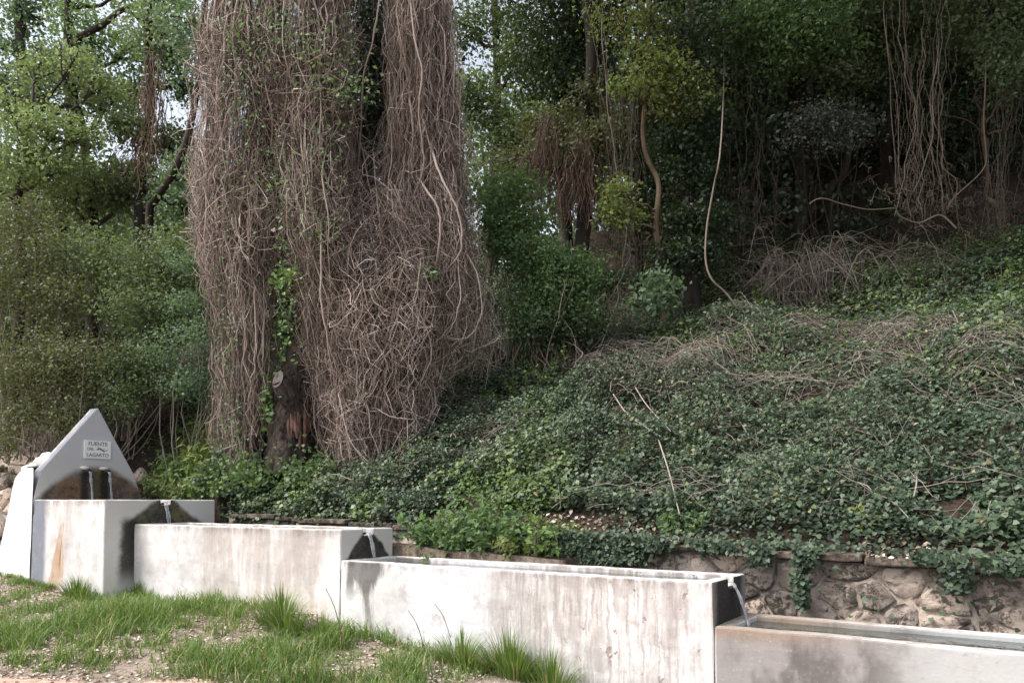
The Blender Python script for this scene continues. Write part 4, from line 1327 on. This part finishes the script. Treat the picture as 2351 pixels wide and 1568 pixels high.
# bare dark trunks in the gloom
for i, (pts, lab) in enumerate((
        ([(1815, 560, 18), (1820, 450, 18), (1815, 300, 18), (1822, 100, 18)], 'straight black trunk in the gloom under the grey-leaved shrub, leftmost of three'),
        ([(1858, 520, 17.5), (1862, 430, 17.5), (1855, 330, 17.5), (1862, 120, 17.5)], 'thin black trunk in the gloom under the grey-leaved shrub, middle of three'),
        ([(1895, 510, 17), (1912, 440, 17), (1940, 370, 17), (1960, 200, 17)], 'slanting black trunk in the gloom under the grey-leaved shrub, rightmost of three'),
        ([(1720, 560, 18.5), (1718, 430, 18.5), (1725, 280, 18.5), (1730, 60, 18.5)], 'dim dark trunk between the ivy-clad trunk and the grey-leaved shrub'),
        ([(2300, 560, 15.5), (2280, 470, 15.5), (2262, 420, 15.5), (2262, 250, 15.5)], 'crooked pale stem near the right edge, beside the long curved liana'),
        ([(1460, 690, 17), (1466, 520, 17), (1462, 350, 17), (1470, 100, 17)], 'dark trunk just left of the pale crooked stem'))):
    b0 = W(*pts[0]); b0[2] = T(b0[0], b0[1]) - .1
    t = thing('bare_trunk', lab, 'tree', b0, 'bare trunks in the wood')
    g = Geo()
    branch_tubes(g, [b0] + [W(*p_) for p_ in pts[1:]], .10 if i != 4 else .05, .07 if i != 4 else .03, 24, 8, i, wob=.05)
    g.build('trunk', M['bark' if i != 4 else 'palebark'], t, True)
    g = Geo()
    rr_ = np.random.default_rng(i + 60)
    for k_ in range(4):
        p0 = W(*pts[1]) + (W(*pts[-1]) - W(*pts[1]))*rr_.uniform(.1, .9)
        g = Geo()
        branch_tubes(g, [p0, p0 + rr_.normal(size=3)*[.5, .5, .2] + [0, 0, .3], p0 + rr_.normal(size=3)*[.9, .9, .3] + [0, 0, .7]], .025, .008, 10, 5, k_)
        g.build('branch', M['bark' if i != 4 else 'palebark'], t, True)

# far wood and the roof of leaves above, which read as one mass
g = Geo()
r = np.random.default_rng(70)
for i in range(170):
    x_ = r.uniform(-250, 560); d_ = r.uniform(21, 40)
    crown(g, W(x_, r.uniform(430, 860), d_), r.uniform(1.6, 2.6), 320, .24, 500 + i, v0=.45)
for i in range(60):
    x_ = r.uniform(1040, 1500); d_ = r.uniform(23, 34)
    crown(g, W(x_, r.uniform(150, 680), d_), r.uniform(1.5, 2.4), 300, .22, 700 + i, v0=.3)
for i in range(7):
    x_ = r.uniform(-250, 480); d_ = r.uniform(24, 34)
    crown(g, W(x_, r.uniform(-140, 200), d_), r.uniform(1.2, 2.0), 150, .2, 850 + i, v0=.5, gap=.55)
tag(g.build('distant_wood', M['mid']), 'far-off wood fading behind the nearer trees', None, None, 'stuff')
g = Geo()
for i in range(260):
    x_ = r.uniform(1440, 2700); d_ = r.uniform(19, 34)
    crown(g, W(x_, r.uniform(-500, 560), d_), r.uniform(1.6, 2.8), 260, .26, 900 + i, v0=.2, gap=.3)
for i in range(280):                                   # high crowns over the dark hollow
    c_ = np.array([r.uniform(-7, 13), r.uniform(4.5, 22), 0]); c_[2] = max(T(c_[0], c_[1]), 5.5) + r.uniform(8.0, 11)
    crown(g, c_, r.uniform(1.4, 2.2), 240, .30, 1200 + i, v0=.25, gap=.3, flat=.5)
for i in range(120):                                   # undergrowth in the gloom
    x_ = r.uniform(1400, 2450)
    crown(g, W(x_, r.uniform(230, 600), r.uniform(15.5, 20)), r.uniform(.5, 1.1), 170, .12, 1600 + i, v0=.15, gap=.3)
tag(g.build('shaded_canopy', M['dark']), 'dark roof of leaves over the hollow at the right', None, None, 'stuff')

# ---------------------------------------------------------------- shrubs
def shrub(name, label, blobs_, leaf, size, seed, cat='shrub', group='shrubs', shape='plain', stems=7, twig='twig', base=None, v0=.5):
    c0 = W(*blobs_[0][:3])
    if base is not None: c0 = on_ground(*base)
    b0 = np.array([c0[0], c0[1], T(c0[0], c0[1]) - .05])
    t = thing(name, label, cat, b0, group)
    g = Geo()
    r = np.random.default_rng(seed)
    for j, (x_, y_, d_, R, n) in enumerate(blobs_):
        C0 = W(x_, y_, d_)
        for _ in range(stems):
            e_ = C0 + r.normal(size=3)*R*.45
            p0 = b0 + r.normal(size=3)*[.15, .15, 0]
            branch_tubes(g, [p0, (p0 + e_)/2 + .15*r.normal(size=3), e_], .016, .005, 9, 4, seed, a=r.random())
    g.build('stems', M[twig], t, True)
    g = Geo()
    for j, (x_, y_, d_, R, n) in enumerate(blobs_):
        crown(g, W(x_, y_, d_), R, int(n*1.3), size*.85, seed*13 + j, shape, v0)
    tag(g.build('foliage', M[leaf], t), kind='stuff')
    return t

shrub('leafy_shrub', 'large green shrub left of the vine curtain, its crown level with the leaning trunk foot', [(300, 640, 14.2, .95, 3000), (220, 590, 14.4, .8, 2000), (390, 590, 14.3, .75, 2200), (350, 720, 13.8, .75, 2200)], 'mid', .075, 101, v0=.68)  # raised v0 on the left shrubs paints brightness into their leaves
shrub('leafy_shrub', 'green shrub brushing the left edge of the vine curtain', [(430, 800, 13.2, .55, 1700), (450, 700, 13.4, .5, 1400), (440, 870, 13.1, .45, 1200), (460, 610, 13.6, .4, 900)], 'blue', .06, 102, stems=3, v0=.65)
shrub('olive_shrub', 'olive-brown shrub at the left edge, below the yellow-green tree', [(50, 520, 14.6, .8, 2000), (110, 600, 14.4, .8, 1900), (30, 660, 14.0, .85, 2100), (140, 690, 13.9, .7, 1700)], 'olive', .07, 103, stems=3)
shrub('olive_shrub', 'drab bushy growth above and left of the gable tip', [(100, 800, 13.6, .8, 2000), (200, 830, 13.5, .7, 1700), (30, 860, 13.4, .7, 1600), (140, 900, 13.3, .6, 1300), (60, 950, 13.3, .55, 1100), (150, 970, 13.3, .45, 900), (0, 1000, 13.2, .5, 900), (230, 920, 13.4, .4, 700)], 'olive', .065, 104, v0=.5, stems=3)
shrub('dark_shrub', 'shaded shrub directly behind the gable tip', [(260, 860, 13.6, .6, 1600), (330, 830, 13.5, .6, 1500), (230, 940, 13.5, .45, 900), (310, 920, 13.2, .4, 800), (400, 900, 13.4, .4, 700)], 'mid', .065, 105, stems=3, v0=.4)
shrub('rounded_shrub', 'dense rounded green shrub tucked right of the vine curtain', [(1255, 650, 13.6, .72, 2600), (1310, 620, 13.7, .6, 1800), (1210, 600, 13.8, .6, 1700), (1230, 730, 13.4, .6, 1600), (1330, 690, 13.5, .5, 1300)], 'fresh', .075, 106, v0=.35)
shrub('leafy_shrub', 'bright green leafy shrub above the rounded one, against the curtain', [(1170, 440, 14.2, .5, 1300), (1140, 500, 14, .45, 1200), (1200, 520, 14.1, .5, 1200), (1150, 560, 13.9, .4, 900)], 'fresh', .085, 107)
shrub('dark_shrub', 'dark low bush between the rounded shrub and the ivy', [(1320, 740, 13.2, .45, 1000), (1250, 760, 13.1, .4, 900), (1390, 640, 14, .5, 900)], 'dark', .08, 108)
shrub('grey_shrub', 'grey-leaved shrub glowing faintly in the dark wood at the right', [(1870, 262, 14.6, .28, 500), (1925, 268, 14.6, .28, 500), (1825, 300, 14.5, .22, 300), (1975, 285, 14.7, .25, 350), (1900, 310, 14.6, .30, 500), (1845, 280, 14.5, .2, 250), (2010, 310, 14.8, .2, 220), (1950, 320, 14.6, .25, 300), (1805, 325, 14.5, .15, 120)], 'grey', .07, 109, base=(1890, 640), stems=1, twig='bark')
shrub('leafy_shrub', 'pale green young shrub at the wood edge, below the ivy-clad trunk', [(1508, 645, 13.4, .20, 110), (1525, 690, 13.3, .24, 150), (1485, 690, 13.3, .24, 140), (1530, 660, 13.4, .18, 90)], 'blue', .12, 110, v0=.8, stems=3, base=(1508, 720))

# ---------------------------------------------------------------- low plants
def clump(label, x_, y_, R, n, leaf, size, seed, shape='plain', name='weed_clump', cat='weeds', lift=.6, group='low leafy clumps', v0=.5, flat=.8):
    b0 = on_ground(x_, y_) if y_ > 10 else np.array([x_, y_, T(x_, y_)])
    t = thing(name, label, cat, b0, group)
    r = np.random.default_rng(seed)
    g = Geo(); gl = Geo()
    ns = max(6, n//14)
    for i in range(ns):
        a = r.uniform(0, 6.28); rad = R*math.sqrt(r.random())
        p0 = b0 + np.array([math.cos(a)*rad*.7, math.sin(a)*rad*.7, 0])
        p0[2] = T(p0[0], p0[1]) - .03
        h = R*flat*r.uniform(.5, 1.3)
        e_ = p0 + np.array([math.cos(a)*rad*.5, math.sin(a)*rad*.5, h])
        Q = spline([p0, (p0 + e_)/2 + .04*r.normal(size=3), e_], 8)
        V, F, _ = tubes(Q[None], np.linspace(.006, .003, 8)[None], 3, i)
        g.add(V, F, .5)
        k = n//ns
        C = Q[r.integers(2, 8, k)] + .035*r.normal(size=(k, 3))
        V, F, kk = leaves(C, nrm(np.array([0, -.3, .7]) + .6*r.normal(size=(k, 3))), size*(.6 + .8*r.random(k)), shape, seed + i)
        gl.add(V, F, np.repeat(np.clip(v0 + .25*r.normal(size=k), 0, 1), kk))
    tag(g.build('stalks', M['twig'] if leaf != 'fresh' else M['fresh'], t, True), kind='stuff')
    tag(gl.build('leaves', M[leaf], t), kind='stuff')
    return t

clump('lush pale green weeds with long leaves behind the header tank', -9.9, 1.85, .45, 560, 'fresh', .14, 201, 'long', v0=.9)
clump('fresh green weeds low beside the right shoulder of the gable', -10.15, 1.60, .34, 480, 'spring', .08, 202, v0=.6)
clump('green weeds behind the end wall of the header tank', -9.45, 1.58, .42, 800, 'spring', .11, 203, 'long', v0=.6)
clump('green weeds under the left hem of the vine curtain', -8.75, 1.65, .42, 700, 'bramble', .075, 204)
clump('tall yellowing grass-like weeds on the bank between the gable and the vine curtain', -9.4, 2.0, .42, 320, 'yellow', .16, 221, 'long', v0=.8)
clump('leafy green nettles just right of the second trough spout', -3.75, 1.2, .50, 900, 'fresh', .085, 205, v0=.55)
clump('leafy green nettles in the middle of the bed behind the third trough', -3.1, 1.25, .50, 900, 'fresh', .08, 206, v0=.45)
clump('leafy green nettles at the right of the bed, before the ivy-hung wall', -2.45, 1.28, .42, 700, 'bramble', .075, 207, v0=.6)
clump('yellowing weeds beside the nettles above the long trough rim', -2.6, 1.1, .22, 260, 'yellow', .06, 208)
clump('bright green spreading clump on the wall top above the chipped trough', 1570, 1205, .26, 420, 'fresh', .065, 209, v0=.8)
clump('small yellow-green clump on the wall top, right of centre', 1985, 1195, .22, 260, 'yellow', .05, 210)
clump('small bright green sprig on the ivy at the lower right', 2080, 1195, .14, 110, 'fresh', .06, 211, v0=.8)
clump('yellow-green bramble sprays on the ivy, just right of the vine curtain', 1090, 870, .80, 1000, 'bramble', .062, 212, v0=.7, flat=.9)
clump('light green bramble sprays on the slope below the rounded shrub', 1240, 880, .65, 800, 'bramble', .060, 213, v0=.75)
clump('yellow-green patch of leaves low on the ivy, left part', 1290, 1060, .35, 260, 'yellow', .06, 214, flat=.4)
clump('yellow-green patch of leaves low on the ivy, right of the left one', 1440, 1040, .35, 260, 'yellow', .055, 215, flat=.4)
clump('pale green bramble mound at the wood edge below the dead thicket', 1730, 720, .55, 420, 'bramble', .085, 216, v0=.8)
clump('green bramble mound at the right edge on top of the slope', 2320, 720, .65, 620, 'bramble', .085, 217, v0=.7)
clump('green bramble patch below the tangled lianas', 2020, 650, .60, 480, 'bramble', .08, 218, v0=.4)
clump('dim green leaves at the wood edge left of the dead thicket', 1620, 690, .45, 320, 'bramble', .08, 219, v0=.5)
clump('blue-green leafy mound high on the ivy slope', 1420, 790, .55, 700, 'blue', .058, 220, v0=.45)

# lianas
def liana(label, pts, d, r0, r1, seed, mat='stem', a=.5, wob=.014):
    px = np.array(pts, float)
    if px[0, 1] < 345 and len(px) > 3: px = np.vstack([[px[0, 0] - 6, -160], [px[0, 0] + 5, (px[0, 1] - 160)/2], px])
    dd = d if np.ndim(d) else np.full(len(px), d)
    if px[0, 1] == -160: dd = dd + np.where(np.arange(len(px)) == 0, 3.5, np.where(np.arange(len(px)) == 1, 2.2, 0))
    P_ = W(px[:, 0], px[:, 1], np.asarray(dd) + .05*np.sin(np.arange(len(px))*1.7 + seed))
    K = 30
    Q = spline(P_, K)
    rr_ = np.random.default_rng(seed)
    t = np.linspace(0, 1, K)
    Q = Q + wob*np.stack([np.sin(t*rr_.uniform(8, 24) + rr_.uniform(0, 6)) for _ in range(3)], -1)
    V, F, _ = tubes(Q[None], np.linspace(r0, r1, K)[None], 6, seed)
    g = Geo(); g.add(V, F, a)
    return tag(g.build('liana', M[mat], None, True), label, 'liana', 'lianas hanging in the wood')
liana('thick pale liana curving down to the slope, right of the ivy-clad trunk', [(1655, 330), (1640, 430), (1622, 520), (1620, 590), (1635, 640), (1662, 672), (1690, 705)], 13.2, .012, .019, 1, 'gloomvine', a=1.0)
liana('long thin pale liana hanging from the yellow-green sprays', [(1382, 60), (1390, 180), (1398, 270), (1410, 340), (1416, 400)], 13.6, 0.0060, 0.0084, 4, 'gloomvine', a=.7)
liana('thin liana with a kink hanging by the fan of brown dead vines', [(1440, 520), (1430, 600), (1420, 640), (1430, 700)], 13.6, 0.0096, 0.0072, 5, 'gloomvine', a=.35)
liana('long liana bowing right then down to the tangle, near the right edge', [(2262, 150), (2258, 270), (2266, 350), (2256, 390), (2215, 430), (2180, 470)], 13.4, 0.0132, 0.0108, 6, 'gloomvine', a=.35)
liana('left straight liana above the round tangle', [(2035, 90), (2045, 200), (2050, 320), (2060, 430)], 13.6, 0.0084, 0.0072, 7, 'gloomvine', a=.35)
liana('second straight liana above the round tangle, twisting over the first', [(2030, 30), (2052, 180), (2060, 260), (2066, 400), (2080, 450)], 13.55, 0.0078, 0.0072, 8, 'gloomvine', a=.4)
liana('thick knotted liana in the middle of the hanging group', [(2150, 150), (2135, 240), (2142, 320), (2120, 380), (2100, 440)], 13.5, 0.0132, 0.0096, 9, 'gloomvine', a=.55)
liana('twisted liana sweeping right at its foot inside the hanging group', [(2140, 240), (2160, 320), (2165, 380), (2195, 420), (2195, 470)], 13.5, 0.0108, 0.0108, 10, 'gloomvine', a=.5)
liana('bent liana forming the lower rim of the round tangle', [(2055, 470), (2070, 500), (2110, 510), (2160, 495), (2195, 525)], 13.3, 0.0132, 0.0168, 11, 'gloomvine', a=.45)
liana('slack liana stretching left from the tangle to the dead thicket', [(2055, 480), (1990, 480), (1935, 470), (1890, 455), (1860, 470)], 13.5, 0.0096, 0.0120, 12, 'gloomvine', a=.45)
liana('straight thin stem dropping from the tangle toward the slope', [(2110, 510), (2140, 560), (2165, 610), (2168, 650)], 13.2, 0.0072, 0.0060, 13, 'gloomvine', a=.4)
liana('thin liana beside the red-brown vine fan, against the light leaves', [(1192, 600), (1188, 520), (1182, 430)], 14.0, 0.0072, 0.0060, 15, 'gloomvine', a=.7)

# dead thicket of rooted arching branches, and the snarl of thin lianas
def thicket(name, label, x_, y_, rx, ry, n, H, seed, mat='twig', rad=.009, spread=1.0):
    b0 = on_ground(x_, y_)
    t = thing(name, label, 'thicket', b0)
    r = np.random.default_rng(seed)
    g = Geo()
    k = 12
    for i in range(n):
        p0 = on_ground(x_ + rx*r.normal()*.5, y_ + ry*r.normal()*.5)
        a = r.uniform(0, 6.28); h = H*r.uniform(.25, 1.1)*(1 if r.random() < .8 else 1.3)
        o_ = np.array([math.cos(a), math.sin(a), 0])*spread*r.uniform(.1, .7)
        pts = [p0 - [0, 0, .05], p0 + o_*.3 + [0, 0, h*.6] + .06*r.normal(size=3), p0 + o_*.8 + [0, 0, h] + .08*r.normal(size=3), p0 + o_*1.7 + [0, 0, h*r.uniform(.1, .9)] + .14*r.normal(size=3)]
        Q = spline(pts, k)
        V, F, _ = tubes(Q[None], np.linspace(rad*r.uniform(.4, 1.3), rad*.25, k)[None], 4, i)
        v_ = r.random()*.9
        g.add(V, F, v_)
        for _ in range(2):
            j_ = r.integers(4, 10)
            e_ = Q[j_] + .22*r.normal(size=3)
            V, F, _ = tubes(np.linspace(Q[j_], e_, 4)[None] + .015*r.normal(size=(1, 4, 3)), np.linspace(rad*.35, rad*.12, 4)[None], 3, i)
            g.add(V, F, v_)
    tag(g.build('branches', M[mat], t, True), kind='stuff')
    return t
thicket('dead_thicket', 'dead grey thicket of bare arching branches at the wood edge', 1850, 700, 130, 24, 210, 1.05, 301, rad=.012, spread=1.6)
thicket('dead_thicket', 'sparse dead sticks on the dark slope under the hanging lianas', 2080, 640, 160, 40, 60, .7, 303, 'gloomvine', rad=.010)
thicket('dead_thicket', 'dry brown brush on the bank behind the gable', 330, 960, 110, 26, 150, .40, 304, 'twig', rad=.006)
thicket('dead_thicket', 'dull dry brush at the left edge above the stone bank', 60, 1000, 130, 30, 150, .45, 305, 'twig', rad=.006)

def liana_snarl(label, x0, x1, yt, yb, d, n, seed, mid):
    b0 = W((x0 + x1)/2, yb, d)
    t = thing('liana_tangle', label, 'liana', b0, 'lianas hanging in the wood')
    r = np.random.default_rng(seed)
    g = Geo()
    k = 20
    tt = np.linspace(0, 1, k)[None]
    ya = r.uniform(-200, yt, (n, 1)); ye = yb + 25*r.normal(size=(n, 1))
    y = ya + (ye - ya)*tt
    xs = r.uniform(x0, x1, (n, 1))
    pull = np.exp(-((y - mid[1])/130)**2)*r.uniform(-.1, .75, (n, 1))
    walk = np.cumsum(r.normal(size=(n, k)), 1)*5.5
    x = xs*(1 - pull) + mid[0]*pull + walk - walk.mean(1, keepdims=True)
    dd = d + .25*r.normal(size=(n, 1)) + np.cumsum(r.normal(size=(n, k)), 1)*.03
    V, F, ix = tubes(W(x, y, dd), (.002 + .006*r.random((n, 1))**2)*np.ones((1, k)), 4, seed)
    g.add(V, F, .75*r.random(n)[ix])
    m_ = n*3                                              # curled ends knotted together low down
    yc = yb - 60 + 45*r.normal(size=(m_, 1)); xc = (x0 + x1)/2 + (x1 - x0)*.33*r.normal(size=(m_, 1))
    x = xc + np.cumsum(r.normal(size=(m_, 10)), 1)*7; y = yc + np.cumsum(r.normal(size=(m_, 10)), 1)*7
    dd = d + .25*r.normal(size=(m_, 1)) + np.cumsum(r.normal(size=(m_, 10)), 1)*.04
    P_ = np.array([spline(p_, 18) for p_ in W(x, y, dd)])
    V, F, ix = tubes(P_, (.002 + .004*r.random((m_, 1)))*np.ones((1, 18)), 3, seed)
    g.add(V, F, .7*r.random(m_)[ix])
    tag(g.build('strands', M['gloomvine'], t, True), kind='stuff')
liana_snarl('ragged snarl of thin dry lianas hanging at the right of the wood', 2040, 2200, 250, 500, 13.6, 34, 302, (2118, 300))
liana_snarl('faint veil of hanging stems between the ivy-clad trunk and the grey-leaved shrub', 1660, 1800, 200, 560, 15.5, 26, 307, (1730, 500))
liana_snarl('faint veil of hanging stems left of the pale crooked stem', 1380, 1470, 250, 640, 15, 36, 308, (1430, 420))
liana_snarl('veil of hanging stems at the far right edge', 2230, 2351, 200, 560, 14.5, 26, 309, (2290, 480))

# thin wire post behind the gable
p0 = on_ground(233, 1000); p1 = W(232, 868, np.dot(p0 - CAM, fp))
g = Geo(); V, F, _ = tubes(np.linspace(p0, p1, 6)[None], np.full((1, 6), .008), 6, 1); g.add(V, F, .9)
tag(g.build('thin_stake', M['twig'], None, True), 'thin upright grey stake just behind the gable tip', 'stake')
# small boulder by the gable's right foot
c_ = on_ground(322, 1095)
th, ph = np.meshgrid(np.linspace(0, 2*math.pi, 16), np.linspace(0, math.pi, 10), indexing='ij')
d_ = np.stack([np.cos(th)*np.sin(ph), np.sin(th)*np.sin(ph), np.cos(ph)], -1)
V = c_ + d_*.12*(.6 + .8*fbm(d_ + 3, 1.6, 3))[..., None]*[1, 1, 1.3]
i = np.arange(160).reshape(16, 10)
g = Geo(); g.add(V, np.stack([i[:-1, :-1], i[1:, :-1], i[1:, 1:], i[:-1, 1:]], -1).reshape(-1, 4))
tag(g.build('boulder', M['stone'], None, True), 'grey boulder at the right foot of the gable', 'rock')

# ---------------------------------------------------------------- grass, litter
def blades(C, H, lean, seed, wid=.006, k=4):
    r = np.random.default_rng(seed)
    n = len(C)
    a = r.uniform(0, 6.28, n)
    dirv = np.stack([np.cos(a), np.sin(a), 0*a], -1)
    side = np.stack([-np.sin(a), np.cos(a), 0*a], -1)
    t = np.linspace(0, 1, k)
    L = (lean*H*r.random(n))[:, None]
    ctr = C[:, None] + dirv[:, None]*(L*t[None]**2)[..., None] + upv*(H[:, None]*(t[None] - .25*lean*t[None]**2))[..., None]
    w_ = (wid*(.7 + .6*r.random(n)))[:, None]*np.array([1, .95, .65, .08])[None]
    V = np.stack([ctr - side[:, None]*w_[..., None], ctr + side[:, None]*w_[..., None]], 2)
    i = np.arange(n*k*2).reshape(n, k, 2)
    F = np.stack([i[:, :-1, 0], i[:, :-1, 1], i[:, 1:, 1], i[:, 1:, 0]], -1).reshape(-1, 4)
    v = np.repeat(np.where(r.random(n) < .10, 1.0, .75*r.random(n)), k*2)
    return V.reshape(-1, 3), F, v

r = np.random.default_rng(90)
n = 220000
s_ = r.uniform(-13.5, 4.0, n); q_ = r.uniform(-6, -.02, n)
q_ = np.where(s_ < S2, np.minimum(q_, -.47 + 0*q_), q_)
P_ = np.stack([s_, q_, T(s_, q_)], -1)
rel = P_ - CAM; dep = rel@fp
px = IW/2 + FPX*(rel@rgt)/dep; py = Y0 - FPX*(rel@upp)/dep
# green where the photograph's bank is green: a broad sward on the left, thinning to gravel on the right
dn = .9*np.exp(-((px - 260)/330)**2 - ((py - 1450)/70)**2) + .8*np.exp(-((px - 80)/200)**2 - ((py - 1480)/45)**2) + .55*np.exp(-((px - 760)/230)**2 - ((py - 1490)/80)**2) + .4*np.exp(-((px - 600)/300)**2 - ((py - 1550)/40)**2) + .5*np.exp(-((px - 900)/160)**2 - ((py - 1540)/50)**2)
dn = dn*sstep(.44, .60, .5*fbm(P_, 1.3, 61) + .5*fbm(P_, 5, 62)) + .25*sstep(.55, .65, fbm(P_, 2.4, 66))*(px < 1100)
edge = (e1 - e0)[:2]
keep = (r.random(n) < np.clip(dn*2.6 - .12, 0, 1)) & (dep > 4) & (px > -150) & (px < 1400) & (py < 1640)
side_ = (P_[:, :2] - e0[:2])@nv
keep &= side_ < -.05
P_, dn = P_[keep], dn[keep]
H = (.05 + .24*r.random(len(P_))**1.5)*(.5 + .9*np.clip(dn, 0, 1))*(.5 + fbm(P_, 2.2, 63))
g = Geo(); V, F, v = blades(P_, H, 1.2, 4, .004); g.add(V, F, v)
tag(g.build('grass', M['grass']), 'green grass on the bank in front of the troughs', None, None, 'stuff')

def tuft(label, x_, y_, R, n, H, seed, dry=0):
    b0 = on_ground(x_, y_) if y_ > 10 else np.array([x_, y_, T(x_, y_)])
    H = H*1.35
    t = thing('grass_tuft', label, 'grass tuft', b0, 'tall grass tufts along the troughs')
    r = np.random.default_rng(seed)
    R = R*1.5; n = int(n*1.25)
    a = r.uniform(0, 6.28, n); rad = R*r.random(n)**.8
    C = np.stack([b0[0] + rad*np.cos(a)*1.3, b0[1] + rad*np.sin(a)*.6, 0*a], -1)
    if y_ > 10: C[:, 1] = np.minimum(C[:, 1], np.where(C[:, 0] < S2, -.47, -.04))
    else: C[:, 1] = np.maximum(C[:, 1], 1.44)
    C[:, 2] = T(C[:, 0], C[:, 1]) - .02
    g = Geo(); V, F, v = blades(C, H*(.2 + .9*r.random(n))*(1.05 - .55*rad/(R*1.01)), .9, seed, .004)
    g.add(V, F, np.clip(v + dry*r.random(len(v)), 0, 1))
    tag(g.build('blades', M['grass'], t), kind='stuff')
tuft('dark green grass tuft against the rust run on the header tank', 178, 1372, .16, 420, .36, 1)
tuft('grass tuft in the corner between the header tank and the second trough', 318, 1372, .20, 300, .28, 2)
tuft('tall bright grass tuft in front of the tan-streaked trough', 645, 1440, .18, 620, .46, 3)
tuft('thin grass tuft at the joint below the black drip', 745, 1470, .20, 260, .30, 4)
tuft('wispy olive grass tuft left of the pair before the chipped trough', 1060, 1530, .15, 420, .38, 5, .2)
tuft('tall olive grass tuft right of the pair before the chipped trough', 1170, 1550, .16, 560, .46, 6, .2)
tuft('drooping thin grass tuft at the bottom edge, rightmost along the chipped trough', 1262, 1575, .16, 300, .36, 7, .2)
tuft('low grass tuft at the foot of the white buttress', 60, 1335, .22, 260, .16, 8)
tuft('sparse grass tuft below the tan-streaked trough, left of the tall bright one', 520, 1420, .30, 260, .20, 9, .15)
tuft('bright green grass on the bank behind the header tank, nearest the gable', -10.05, 1.65, .30, 900, .34, 10, .1)
tuft('bright green grass on the bank behind the header tank, nearest the vine curtain', -9.45, 1.66, .32, 900, .36, 11, .25)
tuft('pale grass higher on the bank between the gable and the vine curtain', -9.8, 2.05, .34, 800, .34, 12, .35)
# single tall stalks before the third trough
for i, (pt, lab) in enumerate((([(790, 1485), (770, 1400), (748, 1350)], 'single dry grass stalk before the black drip'), ([(985, 1530), (960, 1440), (937, 1400)], 'lone thin stalk leaning left before the third trough, left of the olive tufts'),
                               ([(1045, 1500), (1020, 1420), (998, 1385)], 'lone thin stalk leaning left above the wispy olive tuft'))):
    b0 = on_ground(*pt[0]); d_ = np.dot(b0 - CAM, fp)
    Q = spline([b0] + [W(x_, y_, d_ - .1) for x_, y_ in pt[1:]], 14)
    g = Geo(); V, F, _ = tubes(Q[None], np.linspace(.005, .003, 14)[None], 4, i); g.add(V, F, .35)
    tag(g.build('grass_stalk', M['twig'], None, True), lab, 'stalk', 'single stalks along the troughs')

# fallen leaves, chips and pebbles
n = 80000
s_ = r.uniform(-14, 4.0, n); q_ = r.uniform(-6, -.05, n)
q_ = np.where(s_ < S2, np.minimum(q_, -.5), q_)
P_ = np.stack([s_, q_, T(s_, q_) + .008], -1)
rel = P_ - CAM; dep = rel@fp
keep = (fbm(P_, 1.7, 71) + .25*r.random(n) > .48) & (dep > 3) & (np.abs(rel@rgt) < .8*dep)
P_ = P_[keep]; n = len(P_)
V, F, k = leaves(P_, nrm(np.array([0, 0, 1.0]) + .35*r.normal(size=(n, 3))), .018 + .040*r.random(n), 'plain', 3)
g = Geo(); g.add(V, F, np.repeat(r.random(n), k))
# litter along the wall top and on the bank
n = 1500
s_ = r.uniform(-3, 4, n); q_ = 1.40 + .55*r.random(n)
P_ = np.stack([s_, q_, np.where(q_ < 1.68, wall_top(s_) + .012, T(s_, np.maximum(q_, 1.68)) + .03)], -1)
keep = fbm(P_, 1.5, 74) > .48
P_ = P_[keep]; n = len(P_)
V, F, k = leaves(P_, nrm(np.array([0, -.3, 1.0]) + .5*r.normal(size=(n, 3))), .03 + .05*r.random(n), 'plain', 6)
g.add(V, F, np.repeat(r.random(n), k))
tag(g.build('fallen_leaves', M['litter']), 'dead leaves scattered on the ground and the wall top', None, None, 'stuff')
g = Geo()
n = 5000
s_ = r.uniform(-14, 4.0, n); q_ = r.uniform(-6, -.05, n)
q_ = np.where(s_ < S2, np.minimum(q_, -.5), q_)
P_ = np.stack([s_, q_, T(s_, q_)], -1)
P_ = P_[fbm(P_, 1.1, 81) > .47]; n = len(P_)
oc = np.array([[1, 0, 0], [0, 1, 0], [-1, 0, 0], [0, -1, 0], [0, 0, .7], [0, 0, -.7]])
fc = np.array([[0, 1, 4], [1, 2, 4], [2, 3, 4], [3, 0, 4], [1, 0, 5], [2, 1, 5], [3, 2, 5], [0, 3, 5]])
V = P_[:, None] + (.008 + .022*r.random(n)**2)[:, None, None]*oc[None]*r.uniform(.6, 1.4, (n, 6, 1))
g.add(V, (np.arange(n)[:, None, None]*6 + fc[None]).reshape(-1, 3), np.repeat(.4 + .6*r.random(n), 6))
tag(g.build('gravel', M['litter'], None, True), 'pale gravel on the verge in front of the troughs', None, None, 'stuff')
